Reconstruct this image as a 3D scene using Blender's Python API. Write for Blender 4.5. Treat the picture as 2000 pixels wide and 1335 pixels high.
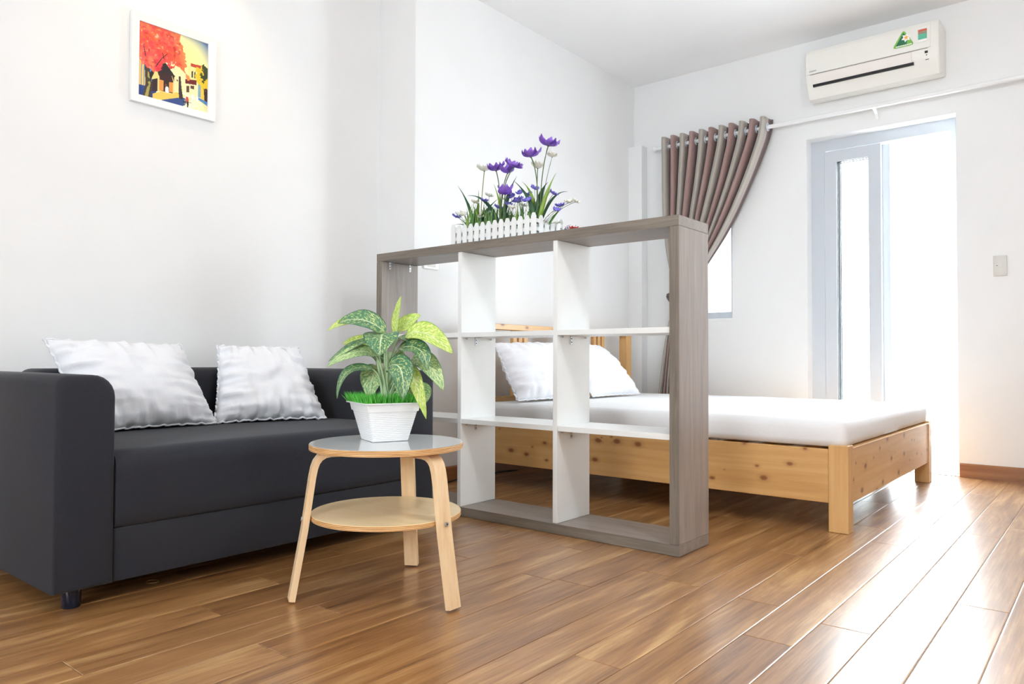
import bpy, bmesh, math, random
import numpy as np
from mathutils import Vector, Matrix, noise
random.seed(7)
R = math.radians
sc = bpy.context.scene
for o in list(bpy.data.objects):
    bpy.data.objects.remove(o)
COL = sc.collection

# ------------------------------------------------------------------ camera
cd = bpy.data.cameras.new('camera')
cam = bpy.data.objects.new('camera', cd); COL.objects.link(cam)
cd.sensor_width = 36; cd.lens = 26.038; cd.clip_start = .02; cd.clip_end = 200
yaw, pit, rol = R(39.384), R(1.287), R(.194)
F = Vector((-math.sin(yaw)*math.cos(pit), math.cos(yaw)*math.cos(pit), math.sin(pit)))
r0 = Vector((math.cos(yaw), math.sin(yaw), 0)); u0 = r0.cross(F)
rt = math.cos(rol)*r0 + math.sin(rol)*u0; up = -math.sin(rol)*r0 + math.cos(rol)*u0
m = Matrix((rt, up, -F)).transposed().to_4x4(); m.translation = (2.90, 0, .68)
cam.matrix_world = m
sc.camera = cam

# ------------------------------------------------------------------ world, lights, exposure
w = bpy.data.worlds.new('sky'); sc.world = w; w.use_nodes = True
bg = w.node_tree.nodes['Background']; bg.inputs[0].default_value = (.87, .94, 1, 1); bg.inputs[1].default_value = 30.0
def area(name, loc, rot, sx, sy, power, color=(1, 1, 1), portal=False):
    l = bpy.data.lights.new(name, 'AREA'); l.shape = 'RECTANGLE'; l.size = sx; l.size_y = sy
    l.energy = power; l.color = color
    o = bpy.data.objects.new(name, l); COL.objects.link(o); o.location = loc; o.rotation_euler = rot
    if portal: l.cycles.is_portal = True
    return o
area('portal_door', (1.735, 5.24, 1.07), (R(-90), 0, 0), .9, 2.15, 1, portal=True)
area('portal_window', (.545, 5.24, 1.53), (R(-90), 0, 0), .5, 1.15, 1, portal=True)
area('portal_front', (2.4, -2.72, 1.4), (R(90), 0, 0), 1.5, 1.25, 1, portal=True)  # portal of the added fill window
sc.view_settings.view_transform = 'Standard'; sc.view_settings.look = 'None'
sc.view_settings.gamma = 1; sc.view_settings.use_curve_mapping = False
sc.view_settings.exposure = -0.20
sc.cycles.use_denoising = True; sc.cycles.max_bounces = 10; sc.cycles.diffuse_bounces = 6; sc.cycles.adaptive_threshold = .03
sc.cycles.sample_clamp_indirect = 12; sc.cycles.caustics_reflective = False; sc.cycles.caustics_refractive = False

# ------------------------------------------------------------------ helpers
ORG = {}
def link(name, me, parent=None, org=None):
    o = bpy.data.objects.new(name, me); COL.objects.link(o)
    if parent is not None:
        o.parent = parent; ORG[o.name] = ORG[parent.name]
    else:
        ORG[o.name] = Vector(org or (0, 0, 0)); o.location = ORG[o.name]
    return o
def tag(o, label=None, cat=None, group=None, kind=None):
    if label: o['label'] = label
    if cat: o['category'] = cat
    if group: o['group'] = group
    if kind: o['kind'] = kind
    return o
def thing(name, loc, label, cat, group=None):
    o = link(name, None, None, loc); o.empty_display_size = .05
    return tag(o, label, cat, group)
def mobj(name, bm, mat, parent=None, smooth=False, org=None, kind=None, label=None, angle=None):
    """bm holds world coordinates; the mesh is stored relative to its thing's origin"""
    O = ORG[parent.name] if parent is not None else Vector(org or (0, 0, 0))
    bmesh.ops.recalc_face_normals(bm, faces=bm.faces[:])
    for v in bm.verts: v.co -= O
    me = bpy.data.meshes.new(name); bm.to_mesh(me); bm.free()
    if mat: me.materials.append(mat)
    if smooth:
        me.polygons.foreach_set('use_smooth', [True]*len(me.polygons))
        if angle: me.set_sharp_from_angle(angle=R(angle))
    o = link(name, me, parent, org)
    if kind: o['kind'] = kind
    if label: o['label'] = label
    return o
def struct(name, bm, mat, parent=None, smooth=False, angle=None):
    o = mobj(name, bm, mat, parent, smooth, angle=angle)
    if parent is None: o['kind'] = 'structure'
    return o
def box(bm, x0, x1, y0, y1, z0, z1, bev=0, seg=2):
    vs = [bm.verts.new((x, y, z)) for x in (x0, x1) for y in (y0, y1) for z in (z0, z1)]
    fs = [bm.faces.new([vs[i] for i in q]) for q in
          ((0, 1, 3, 2), (4, 6, 7, 5), (0, 4, 5, 1), (2, 3, 7, 6), (0, 2, 6, 4), (1, 5, 7, 3))]
    if bev:
        es = {e for f in fs for e in f.edges}
        bmesh.ops.bevel(bm, geom=list(es), offset=bev, segments=seg, profile=.5, affect='EDGES')
    return bm
def bx(x0, x1, y0, y1, z0, z1, bev=0, seg=2):
    return box(bmesh.new(), x0, x1, y0, y1, z0, z1, bev, seg)
def sweep(bm, pts, prof, closed=False, ups=None, caps=True):
    """sweep a 2D profile [(a,b)] (or list of profiles) along pts; a is along side, b along up"""
    n = len(pts); rings = []
    for i, p in enumerate(pts):
        p = Vector(p)
        if closed: t = Vector(pts[(i+1) % n])-Vector(pts[i-1])
        else: t = Vector(pts[min(i+1, n-1)])-Vector(pts[max(i-1, 0)])
        t.normalize()
        u = Vector(ups[i]) if ups else (Vector((0, 0, 1)) if abs(t.z) < .95 else Vector((0, 1, 0)))
        s = t.cross(u).normalized(); u = s.cross(t)
        pr = prof[i] if isinstance(prof[0][0], (tuple, list)) else prof
        rings.append([bm.verts.new(p+s*a+u*b) for a, b in pr])
    k = len(rings[0])
    for i in range(n if closed else n-1):
        A, B = rings[i], rings[(i+1) % n]
        for j in range(k):
            bm.faces.new((A[j], A[(j+1) % k], B[(j+1) % k], B[j]))
    if caps and not closed:
        bm.faces.new(rings[0]); bm.faces.new(rings[-1][::-1])
    return bm
def circ(r, n=8): return [(r*math.cos(2*math.pi*i/n), r*math.sin(2*math.pi*i/n)) for i in range(n)]
def tube(bm, pts, r, n=8, closed=False):
    if isinstance(r, (list, tuple)): return sweep(bm, pts, [circ(q, n) for q in r], closed)
    return sweep(bm, pts, circ(r, n), closed)
def lathe(bm, c, prof, n=24, axis='Z'):
    c = Vector(c); rings = []
    for r, h in prof:
        ring = []
        for i in range(n):
            a = 2*math.pi*i/n; q = (r*math.cos(a), r*math.sin(a), h)
            if axis == 'Y': q = (q[0], q[2], q[1])
            if axis == 'X': q = (q[2], q[0], q[1])
            ring.append(bm.verts.new(c+Vector(q)))
        rings.append(ring)
    for A, B in zip(rings, rings[1:]):
        for j in range(n): bm.faces.new((A[j], A[(j+1) % n], B[(j+1) % n], B[j]))
    bm.faces.new(rings[0][::-1]); bm.faces.new(rings[-1])
    return bm
def extr(bm, poly, a, b, axis='X'):
    """extrude a 2D polygon between a and b along an axis; poly gives the two other coordinates"""
    def P(p, t):
        return {'X': (t, p[0], p[1]), 'Y': (p[0], t, p[1]), 'Z': (p[0], p[1], t)}[axis]
    A = [bm.verts.new(P(p, a)) for p in poly]; B = [bm.verts.new(P(p, b)) for p in poly]
    n = len(poly); bm.faces.new(A); bm.faces.new(B[::-1])
    for i in range(n): bm.faces.new((A[i], B[i], B[(i+1) % n], A[(i+1) % n]))
    return bm
def bez(p0, p1, p2, p3, n):
    o = []
    for i in range(n):
        t = i/(n-1); s = 1-t
        o.append(Vector(p0)*s**3+Vector(p1)*3*s*s*t+Vector(p2)*3*s*t*t+Vector(p3)*t**3)
    return o
def quad(p0, p1, p2, n):
    return [Vector(p0)*(1-t)**2+Vector(p1)*2*t*(1-t)+Vector(p2)*t*t for t in [i/(n-1) for i in range(n)]]
def uvset(o, uvs):
    me = o.data; l = me.uv_layers.new(name='UVMap')
    for lp in me.loops: l.data[lp.index].uv = uvs[lp.vertex_index]
def srgb(r, g, b):
    f = lambda c: (c/255/12.92) if c <= 10 else ((c/255+.055)/1.055)**2.4
    return (f(r), f(g), f(b), 1)

# ------------------------------------------------------------------ materials
class NT:
    def __init__(s, name):
        s.m = bpy.data.materials.new(name); s.m.use_nodes = True; s.t = s.m.node_tree; s.b = s.t.nodes['Principled BSDF']
    def n(s, typ, **k):
        nd = s.t.nodes.new(typ)
        for a, v in k.items():
            if a == 'inp':
                for i, val in v.items():
                    if isinstance(val, bpy.types.NodeSocket): s.t.links.new(val, nd.inputs[i])
                    else: nd.inputs[i].default_value = val
            else: setattr(nd, a, v)
        return nd
    def l(s, a, b): s.t.links.new(a, b)
    def set(s, **k):
        for a, v in k.items(): s.b.inputs[a.replace('_', ' ')].default_value = v
        return s
    def ramp(s, fac, stops, interp='LINEAR'):
        r = s.n('ShaderNodeValToRGB', inp={0: fac}); e = r.color_ramp.elements; r.color_ramp.interpolation = interp
        while len(e) < len(stops): e.new(.5)
        for el, (p, c) in zip(e, stops): el.position = p; el.color = c
        return r.outputs[0]
    def coord(s, scale=(1, 1, 1), src='Object', rnd=0):
        tc = s.n('ShaderNodeTexCoord').outputs[src]
        if rnd:
            oi = s.n('ShaderNodeObjectInfo').outputs['Random']
            mu = s.n('ShaderNodeMath', operation='MULTIPLY', inp={0: oi, 1: rnd}).outputs[0]
            tc = s.n('ShaderNodeVectorMath', operation='ADD', inp={0: tc, 1: mu}).outputs[0]
        return s.n('ShaderNodeMapping', inp={0: tc, 3: scale}).outputs[0]
    def noise(s, vec, scale=5, detail=4, rough=.55, dist=0):
        return s.n('ShaderNodeTexNoise', inp={'Vector': vec, 'Scale': scale, 'Detail': detail, 'Roughness': rough, 'Distortion': dist}).outputs['Fac']
    def mix(s, fac, a, b, mode='MIX'):
        nd = s.n('ShaderNodeMix', data_type='RGBA', blend_type=mode)
        for i, v in ((0, fac), (6, a), (7, b)):
            if isinstance(v, bpy.types.NodeSocket): s.l(v, nd.inputs[i])
            else: nd.inputs[i].default_value = v
        return nd.outputs[2]
    def bump(s, h, strength=.2, dist=.002):
        b = s.n('ShaderNodeBump', inp={'Height': h, 'Strength': strength, 'Distance': dist}); s.l(b.outputs[0], s.b.inputs['Normal'])
    def color(s, c):
        s.l(c, s.b.inputs['Base Color']); return s
def plain(name, col, rough=.5, var=.04, scale=6, bump=0, bscale=80, **k):
    t = NT(name); t.set(Roughness=rough, **k)
    c = t.coord(); nz = t.noise(c, scale, 3)
    d = tuple(max(0, x*(1-var)) for x in col[:3])+(1,); e = tuple(min(1, x*(1+var)) for x in col[:3])+(1,)
    t.color(t.ramp(nz, [(.3, d), (.7, e)]))
    if bump: t.bump(t.noise(c, bscale, 2), bump, .002)
    return t.m
def wood(name, axis, cols, rough=.4, fine=60, along=2.2, rnd=9, bump=.05, knots=False, coat=0, knot_scale=(1, 1)):
    t = NT(name); t.set(Roughness=rough)
    if coat: t.set(Coat_Weight=coat, Coat_Roughness=.12)
    sc_ = [fine]*3; sc_['XYZ'.index(axis)] = along
    big = [fine*.16]*3; big['XYZ'.index(axis)] = along*.5
    v = t.coord(tuple(sc_), rnd=rnd); vb = t.coord(tuple(big), rnd=rnd)
    n1 = t.noise(v, 1, 5, .6, .3); n2 = t.noise(vb, 1, 4, .55, 1.2)
    mx = t.n('ShaderNodeMath', operation='ADD', inp={0: t.n('ShaderNodeMath', operation='MULTIPLY', inp={0: n1, 1: .45}).outputs[0],
             1: t.n('ShaderNodeMath', operation='MULTIPLY', inp={0: n2, 1: .55}).outputs[0]}).outputs[0]
    k = len(cols); c = t.ramp(mx, [(.30+.4*i/(k-1), q) for i, q in enumerate(cols)])
    if knots:
        sx = t.n('ShaderNodeSeparateXYZ', inp={0: t.coord((1, 1, 1), rnd=rnd)})
        al = sx.outputs['XYZ'.index(axis)]; zz = sx.outputs[2]
        vk = t.n('ShaderNodeCombineXYZ', inp={0: t.n('ShaderNodeMath', operation='MULTIPLY', inp={0: al, 1: 7.0}).outputs[0], 1: t.n('ShaderNodeMath', operation='MULTIPLY', inp={0: zz, 1: 11.5}).outputs[0]}).outputs[0]
        vo = t.n('ShaderNodeTexVoronoi', feature='F1', voronoi_dimensions='2D', inp={'Vector': vk, 'Scale': 1.0, 'Randomness': 1.0})
        sep = t.n('ShaderNodeSeparateColor', inp={0: vo.outputs['Color']}).outputs[0]
        pick = t.n('ShaderNodeMath', operation='GREATER_THAN', inp={0: sep, 1: .25}).outputs[0]
        dd = t.n('ShaderNodeMath', operation='ADD', inp={0: vo.outputs['Distance'], 1: t.n('ShaderNodeMath', operation='MULTIPLY', inp={0: n1, 1: .06}).outputs[0]}).outputs[0]
        dd = t.n('ShaderNodeMath', operation='DIVIDE', inp={0: dd, 1: t.n('ShaderNodeMath', operation='MULTIPLY_ADD', inp={0: t.n('ShaderNodeSeparateColor', inp={0: vo.outputs['Color']}).outputs[1], 1: 1.2, 2: .45}).outputs[0]}).outputs[0]
        ring = t.ramp(dd, [(.0, (1, 1, 1, 1)), (.075, (.85, .85, .85, 1)), (.12, (.22, .22, .22, 1)), (.22, (0, 0, 0, 1))])
        fac = t.n('ShaderNodeMath', operation='MULTIPLY', inp={0: ring, 1: pick}).outputs[0]
        c = t.mix(fac, c, srgb(128, 74, 36))
    t.color(c)
    if bump: t.bump(n1, bump, .001)
    return t.m
M = {}
M['wall'] = plain('wall_paint', (.84, .85, .85, 1), .7, .012, 3, .04, 120)
M['ceil'] = plain('ceiling_paint', (.92, .925, .93, 1), .8, .01, 2)
M['white_gloss'] = plain('white_gloss', (.86, .87, .87, 1), .25, .01)
M['upvc'] = plain('white_upvc', (.58, .62, .67, 1), .3, .01)
M['white_lam'] = plain('white_laminate', (.84, .86, .85, 1), .28, .015, 12)
M['ac'] = plain('ac_plastic', (.83, .82, .77, 1), .35, .008)
M['ac_lip'] = plain('ac_louver_plastic', (.84, .79, .75, 1), .35, .008)
M['black'] = plain('black_plastic', (.012, .013, .016, 1), .35, .1)
M['navy'] = plain('sofa_leg_plastic', (.006, .01, .025, 1), .18, .1)
M['steel'] = plain('zinc_steel', (.55, .57, .6, 1), .3, .06, 20, Metallic=1.0)
M['plate'] = plain('switch_plastic', (.66, .65, .61, 1), .4, .01)
M['pot'] = plain('white_pot_plastic', (.88, .88, .88, 1), .35, .01)
M['fence'] = plain('white_fence_paint', (.83, .86, .86, 1), .5, .02)
M['grommet'] = plain('grommet_plastic', (.62, .68, .75, 1), .25, .03)
def floor_mat():
    t = NT('laminate_planks')
    v = t.coord((26, 1.5, 1), rnd=13); vb = t.coord((7, .9, 1), rnd=13); vf = t.coord((160, 5, 1), rnd=13)
    n2 = t.noise(vb, 1, 5, .6, 1.8); n1 = t.noise(v, 1, 5, .6, .6); nf = t.noise(vf, 1, 3, .6)
    s = t.n('ShaderNodeMath', operation='MULTIPLY_ADD', inp={0: n1, 1: .45, 2: t.n('ShaderNodeMath', operation='MULTIPLY', inp={0: n2, 1: .55}).outputs[0]}).outputs[0]
    c = t.ramp(s, [(.34, srgb(98, 60, 30)), (.43, srgb(144, 100, 56)), (.53, srgb(172, 126, 76)), (.63, srgb(212, 172, 116))])
    c = t.mix(.27, c, t.ramp(nf, [(.35, srgb(90, 54, 30)), (.65, srgb(190, 140, 92))]))
    rnd = t.n('ShaderNodeObjectInfo').outputs['Random']
    c = t.mix(.5, c, t.ramp(rnd, [(0, (.72, .68, .64, 1)), (1, (1, .98, .95, 1))]), 'MULTIPLY')
    t.color(c)
    t.set(Roughness=.34, Coat_Weight=.6, Coat_Roughness=.24)
    t.bump(nf, .03, .001)
    return t.m
M['plank'] = floor_mat()
M['subfloor'] = plain('subfloor', srgb(70, 48, 32), .8)
M['skirt'] = wood('skirting_wood', 'X', [srgb(120, 78, 48), srgb(150, 102, 66), srgb(168, 120, 80)], .4, 50, 2)
M['skirt_y'] = wood('skirting_wood_side', 'Y', [srgb(120, 78, 48), srgb(150, 102, 66), srgb(168, 120, 80)], .4, 50, 2)
G3 = [srgb(122, 113, 105), srgb(138, 129, 121), srgb(154, 145, 137)]
M['grey_x'] = wood('grey_oak_laminate', 'X', G3, .38, 140, 4, bump=.03)
M['grey_z'] = wood('grey_oak_laminate_upright', 'Z', [srgb(134, 125, 118), srgb(150, 141, 134), srgb(166, 157, 150)], .30, 140, 4, bump=.03)  # lighter than the other boards: light reflected off the side panels put into the colour
M['grey_y'] = wood('grey_oak_laminate_deep', 'Y', G3, .38, 140, 4, bump=.03)
P3 = [srgb(190, 140, 80), srgb(210, 164, 104), srgb(224, 184, 130)]
M['pine_x'] = wood('pine_long', 'X', P3, .38, 34, 1.4, knots=True)
M['pine_y'] = wood('pine_cross', 'Y', P3, .38, 34, 1.4, knots=True)
M['pine_z'] = wood('pine_upright', 'Z', P3, .4, 50, 1.6)
B3 = [srgb(222, 184, 136), srgb(238, 208, 164), srgb(246, 222, 184)]
M['birch_z'] = wood('birch_leg', 'Z', B3, .42, 60, 4, bump=.02)
M['birch_x'] = wood('birch_shelf', 'X', [srgb(222, 196, 146), srgb(234, 212, 166), srgb(242, 224, 184)], .35, 30, 3, bump=.02)
def ply():
    t = NT('plywood_edge'); t.set(Roughness=.5)
    tc = t.coord((1, 1, 1)); z = t.n('ShaderNodeSeparateXYZ', inp={0: tc}).outputs[2]
    s = t.n('ShaderNodeMath', operation='SINE', inp={0: t.n('ShaderNodeMath', operation='MULTIPLY', inp={0: z, 1: 1500.}).outputs[0]}).outputs[0]
    nz = t.noise(t.coord((14, 14, 300)), 1, 3)
    c = t.ramp(t.n('ShaderNodeMath', operation='MULTIPLY_ADD', inp={0: s, 1: .3, 2: nz}).outputs[0],
               [(.25, srgb(170, 116, 62)), (.5, srgb(214, 166, 106)), (.75, srgb(236, 200, 148))])
    t.color(c); return t.m
M['ply'] = ply()
M['gloss_top'] = plain('glossy_grey_top', srgb(206, 210, 210), .05, .01, 4, Specular_IOR_Level=.35)
def sofa_mat():
    t = NT('charcoal_weave'); t.set(Roughness=.85, Sheen_Weight=.08, Sheen_Roughness=.5)
    v = t.coord((1, 1, 1)); a = t.noise(v, 420, 2); b = t.noise(v, 3, 3)
    c = t.ramp(a, [(.3, srgb(17, 21, 31)), (.7, srgb(29, 33, 45))])
    c = t.mix(t.ramp(b, [(.4, (0, 0, 0, 1)), (.7, (.5, .5, .5, 1))]), c, srgb(34, 32, 33))
    t.color(c); t.bump(a, .25, .001); return t.m
M['sofa'] = sofa_mat()
def cloth(name, col, wr=.5, sheen=.2):
    t = NT(name); t.set(Roughness=.8, Sheen_Weight=sheen)
    v = t.coord((1, 1, 1)); w1 = t.noise(v, 14, 3, .5, 1.5); f = t.noise(v, 500, 1)
    t.color(t.ramp(f, [(.2, tuple(x*.95 for x in col[:3])+(1,)), (.8, col)]))
    s = t.n('ShaderNodeMath', operation='MULTIPLY_ADD', inp={0: f, 1: .05, 2: w1}).outputs[0]
    t.bump(s, wr, .006); return t.m
M['pillow'] = cloth('white_pillow_cotton', (.80, .82, .86, 1), .4)
M['bedpillow'] = cloth('white_bed_cotton', (.88, .89, .93, 1), .3)
M['sheet'] = cloth('white_sheet', (.82, .83, .84, 1), .18)

# ------------------------------------------------------------------ room shell
YB = 5.02; XS = -.29; YR = 2.71; ZC = 2.79; XR = 4.4; YF = -2.6
fl = struct('floor', bx(-.5, XR+.1, YF-.1, YB+.2, -.1, -.012), M['subfloor'])
PW = .1235; X0 = 2.0455-PW*22
def plank_mesh(y0, y1, wd):
    bm = bmesh.new(); g = .0005; b = .0030; d = .0007
    ring = lambda i, z: [bm.verts.new(q) for q in ((g+i, y0+g+i*.6, z), (wd-g-i, y0+g+i*.6, z), (wd-g-i, y1-g-i*.6, z), (g+i, y1-g-i*.6, z))]
    A, B, C = ring(0, -.012), ring(0, -d), ring(b, 0)
    for P, Q in ((A, B), (B, C)):
        for j in range(4): bm.faces.new((P[j], P[(j+1) % 4], Q[(j+1) % 4], Q[j]))
    bm.faces.new(C); bmesh.ops.recalc_face_normals(bm, faces=bm.faces[:])
    me = bpy.data.meshes.new('plank'); bm.to_mesh(me); bm.free(); me.materials.append(M['plank']); return me
PL = 1.215; full = plank_mesh(0, PL, PW)
known = {23: 1.795, 24: 1.997, 26: 2.405, 22: 1.86+.2}
rows = int((XR-X0)/PW)+1
for i in range(rows):
    x = X0+i*PW; st = known.get(i, random.uniform(0, PL)+(i*.47) % PL)
    y = st-math.ceil((st-YF)/PL)*PL
    while y < YB:
        a, b = max(y, YF), min(y+PL, YB+.02)
        if b-a > .03:
            me = full if (a == y and b == y+PL) else plank_mesh(a-y, b-y, PW)
            o = bpy.data.objects.new('plank', me); COL.objects.link(o); o.parent = fl; o.location = (x, y, 0)
        y += PL
struct('wall_left', extr(bmesh.new(), [(XS, YF), (XS, YR), (0, YR), (0, YB+.2), (-.6, YB+.2), (-.6, YF)], -.02, ZC+.05, 'Z'), M['wall'])
struct('ceiling', bx(-.6, XR+.2, YF-.2, YB+.2, ZC, ZC+.15), M['ceil'])
DX0, DX1, DZ = 1.305, 2.166, 2.14; WX0, WX1, WZ0, WZ1 = .30, .79, .952, 2.10
bm = bmesh.new()
def wallgrid(bm, xs, zs, y0, y1, holes):
    """one wall with rectangular holes: shared grid, reveals included"""
    V = {}
    def v(i, k, s):
        if (i, k, s) not in V: V[i, k, s] = bm.verts.new((xs[i], (y0, y1)[s], zs[k]))
        return V[i, k, s]
    solid = lambda i, k: 0 <= i < len(xs)-1 and 0 <= k < len(zs)-1 and (i, k) not in holes
    for i in range(len(xs)-1):
        for k in range(len(zs)-1):
            if not solid(i, k): continue
            for s in (0, 1): bm.faces.new([v(i, k, s), v(i+1, k, s), v(i+1, k+1, s), v(i, k+1, s)])
            for di, dk, a, b in ((-1, 0, (0, 0), (0, 1)), (1, 0, (1, 0), (1, 1)), (0, -1, (0, 0), (1, 0)), (0, 1, (0, 1), (1, 1))):
                if not solid(i+di, k+dk):
                    bm.faces.new([v(i+a[0], k+a[1], 0), v(i+b[0], k+b[1], 0), v(i+b[0], k+b[1], 1), v(i+a[0], k+a[1], 1)])
    return bm
struct('wall_back', wallgrid(bm, [-.02, WX0, WX1, DX0, DX1, XR+.1], [-.02, WZ0, WZ1, DZ, ZC+.02], YB, YB+.2,
       {(1, 1), (3, 0), (3, 1), (3, 2)}), M['wall'])
struct('wall_right', bx(XR, XR+.2, YF-.2, YB+.2, -.02, ZC+.05), M['wall'])
struct('wall_front', wallgrid(bmesh.new(), [-.6, 1.7, 3.1, XR+.2], [-.02, .8, 1.95, ZC+.05], YF-.2, YF, {(1, 1)}), M['wall'])
wf = struct('fill_window', wallgrid(bmesh.new(), [1.7, 1.75, 2.375, 2.425, 3.05, 3.1], [.8, .85, 1.9, 1.95], YF-.14, YF-.09, {(1, 1), (3, 1)}), M['upvc'])  # unseen window, added behind the camera to let in fill daylight
# boxed-in pipe in the corner behind the curtain
struct('trim_1', bx(0, .115, YB-.085, YB, 0, 2.30, .002), M['wall'])
struct('baseboard_back', extr(bmesh.new(), [(YB, 0), (YB-.016, 0), (YB-.016, .074), (YB-.010, .080), (YB, .080)], DX1+.005, XR, 'X'), M['skirt'])
struct('baseboard_left', extr(bmesh.new(), [(0, 0), (.016, 0), (.016, .074), (.010, .080), (0, .080)], YR+.0, YB-.086, 'Y'), M['skirt_y'])
struct('baseboard_sofa', extr(bmesh.new(), [(XS, 0), (XS+.016, 0), (XS+.016, .074), (XS+.010, .080), (XS, .080)], YF, YR, 'Y'), M['skirt_y'])

# ---- glass
def glass():
    t = NT('clear_glass'); nt = t.t; out = nt.nodes['Material Output']
    tr = t.n('ShaderNodeBsdfTransparent', inp={0: (.97, .985, .98, 1)}); gl = t.n('ShaderNodeBsdfGlossy', inp={1: .02})
    fr = t.n('ShaderNodeFresnel', inp={0: 1.35}); mx = t.n('ShaderNodeMixShader', inp={0: fr.outputs[0], 1: tr.outputs[0], 2: gl.outputs[0]})
    nt.links.new(mx.outputs[0], out.inputs[0]); return t.m
M['glass'] = glass()
def dim_glass():  # glass made dim to weaken this window's reflection on the floor
    t = NT('dimming_glass'); out = t.t.nodes['Material Output']
    tr = t.n('ShaderNodeBsdfTransparent', inp={0: (.30, .305, .305, 1)}); tl = t.n('ShaderNodeBsdfTranslucent', inp={0: (.5, .5, .5, 1)})
    mx = t.n('ShaderNodeMixShader', inp={0: .4, 1: tr.outputs[0], 2: tl.outputs[0]}); t.l(mx.outputs[0], out.inputs[0]); return t.m
M['dim_glass'] = dim_glass()
# ---- balcony door
fy0, fy1 = YB+.10, YB+.16
d1 = struct('door_1', wallgrid(bmesh.new(), [DX0, DX0+.085, DX1-.04, DX1], [0, DZ-.072, DZ], fy0, fy1, {(1, 0)}), M['upvc'])
def leaf(x0, x1, y0, y1, st, z0, z1, parent):
    o = mobj('door_leaf', wallgrid(bmesh.new(), [x0, x0+st, x1-st, x1], [z0, z0+.10, z1-.075, z1], y0, y1, {(1, 1)}), M['upvc'], parent)
    ix0, ix1, iz0, iz1 = x0+st, x1-st, z0+.10, z1-.075
    b = bmesh.new()
    wallgrid(b, [ix0, ix0+.003, ix1-.003, ix1], [iz0, iz0+.003, iz1-.003, iz1], y0+.012, y1-.006, {(1, 1)})
    mobj('glazing_gasket', b, M['black'], o)
    mobj('pane', bx(ix0+.005, ix1-.005, y0+.018, y0+.023, iz0+.005, iz1-.005), M['glass'], o)
    return o
leaf(DX0+.088, DX0+.43, fy0-.005, fy0+.032, .074, .012, DZ-.078, d1)
leaf(DX0+.10, DX0+.475, fy0+.036, fy0+.07, .074, .012, DZ-.078, d1)
# ---- small window beside the door
w1 = struct('window_1', wallgrid(bmesh.new(), [WX0, WX0+.05, WX1-.05, WX1], [WZ0+.02, WZ0+.07, WZ1-.05, WZ1], YB+.10, YB+.15, {(1, 1)}), M['upvc'])
mobj('pane', bx(WX0+.05, WX1-.05, YB+.12, YB+.126, WZ0+.07, WZ1-.05), M['dim_glass'], w1)
mobj('window_sill', bx(WX0, WX1, YB+.0, YB+.10, WZ0, WZ0+.02, .002), M['white_gloss'], w1)
# ---- balcony
def granite():
    t = NT('speckled_granite'); t.set(Roughness=.25)
    v = t.coord(); a = t.noise(v, 180, 3, .7)
    t.color(t.ramp(a, [(.38, srgb(70, 74, 78)), (.5, srgb(160, 165, 168)), (.62, srgb(222, 224, 224))])); return t.m
M['granite'] = granite()
struct('balcony_floor', bx(-.6, 4.2, YB+.2, 6.5, -.12, -.02), plain('balcony_tile', srgb(205, 205, 200), .5, .03, 5))
struct('trim_2', bx(DX0-.02, DX1+.02, YB+.0, YB+.30, -.03, .004, .003), M['granite'])
rl = thing('balcony_railing', (1.9, 5.95, 0), 'pale metal balcony railing of upright bars beyond the open door', 'railing')
mobj('kerb', bx(-.4, 4.0, 5.88, 6.02, -.02, .09, .004), M['granite'], rl)
mobj('handrail', bx(-.4, 4.0, 5.92, 5.98, .90, .94, .008), M['upvc'], rl)
mobj('bottom_rail', bx(-.4, 4.0, 5.935, 5.965, .15, .18, .004), M['upvc'], rl)
b0 = None
for i in range(34):
    x = -.35+i*.13
    if b0 is None: b0 = mobj('bar', bx(x-.008, x+.008, 5.942, 5.958, .18, .90), M['steel'], rl)
    else:
        c = b0.copy(); COL.objects.link(c); c.parent = rl; c.location = (i*.13, 0, 0)

# ------------------------------------------------------------------ room divider (open shelf unit)
dv = thing('room_divider', (.926, 2.46, 0), 'grey wood open shelf unit with white inner boards dividing the room', 'shelf unit')
A0, A1, Y0, Y1, ZT = .130, 1.723, 2.343, 2.580, 1.182
mobj('top_board', bx(A0, A1, Y0, Y1, ZT-.037, ZT, .0012, 1), M['grey_x'], dv)
mobj('bottom_board', bx(A0, A1, Y0, Y1, 0.001, .040, .0012, 1), M['grey_x'], dv)
for x in (A0, A1-.037):
    mobj('side_panel', bx(x, x+.037, Y0+.0008, Y1-.0008, .0405, ZT-.0375, .0012, 1), M['grey_z'], dv)
cols = [(A0+.037, .667), (.688, 1.181), (1.2015, A1-.037)]
for x0, x1 in ((.667, .688), (1.181, 1.2015)):
    mobj('upright_board', bx(x0, x1, Y0+.004, Y1-.004, .0405, ZT-.0375, .0008, 1), M['white_lam'], dv, label='white upright board')
for x0, x1 in cols:
    for z in (.398, .772):
        s = mobj('shelf_board', bx(x0+.0005, x1-.0005, Y0+.006, Y1-.004, z, z+.0205, .0008, 1), M['white_lam'], dv, label='white shelf board')
M['edge_x'] = wood('grey_oak_edge', 'X', [srgb(100, 92, 82), srgb(122, 113, 102), srgb(140, 131, 120)], .42, 170, 5, bump=.04)
M['edge_z'] = wood('grey_oak_edge_upright', 'Z', [srgb(100, 92, 82), srgb(122, 113, 102), srgb(140, 131, 120)], .42, 170, 5, bump=.04)
for z0, z1 in ((ZT-.0365, ZT-.0005), (.0015, .0395)): mobj('edge_band', bx(A0+.0005, A1-.0005, Y0-.0008, Y0, z0, z1), M['edge_x'], dv)
for x in (A0, A1-.037): mobj('edge_band', bx(x+.0005, x+.0365, Y0-.0008, Y0+.0009, .041, ZT-.038), M['edge_z'], dv)
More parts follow.
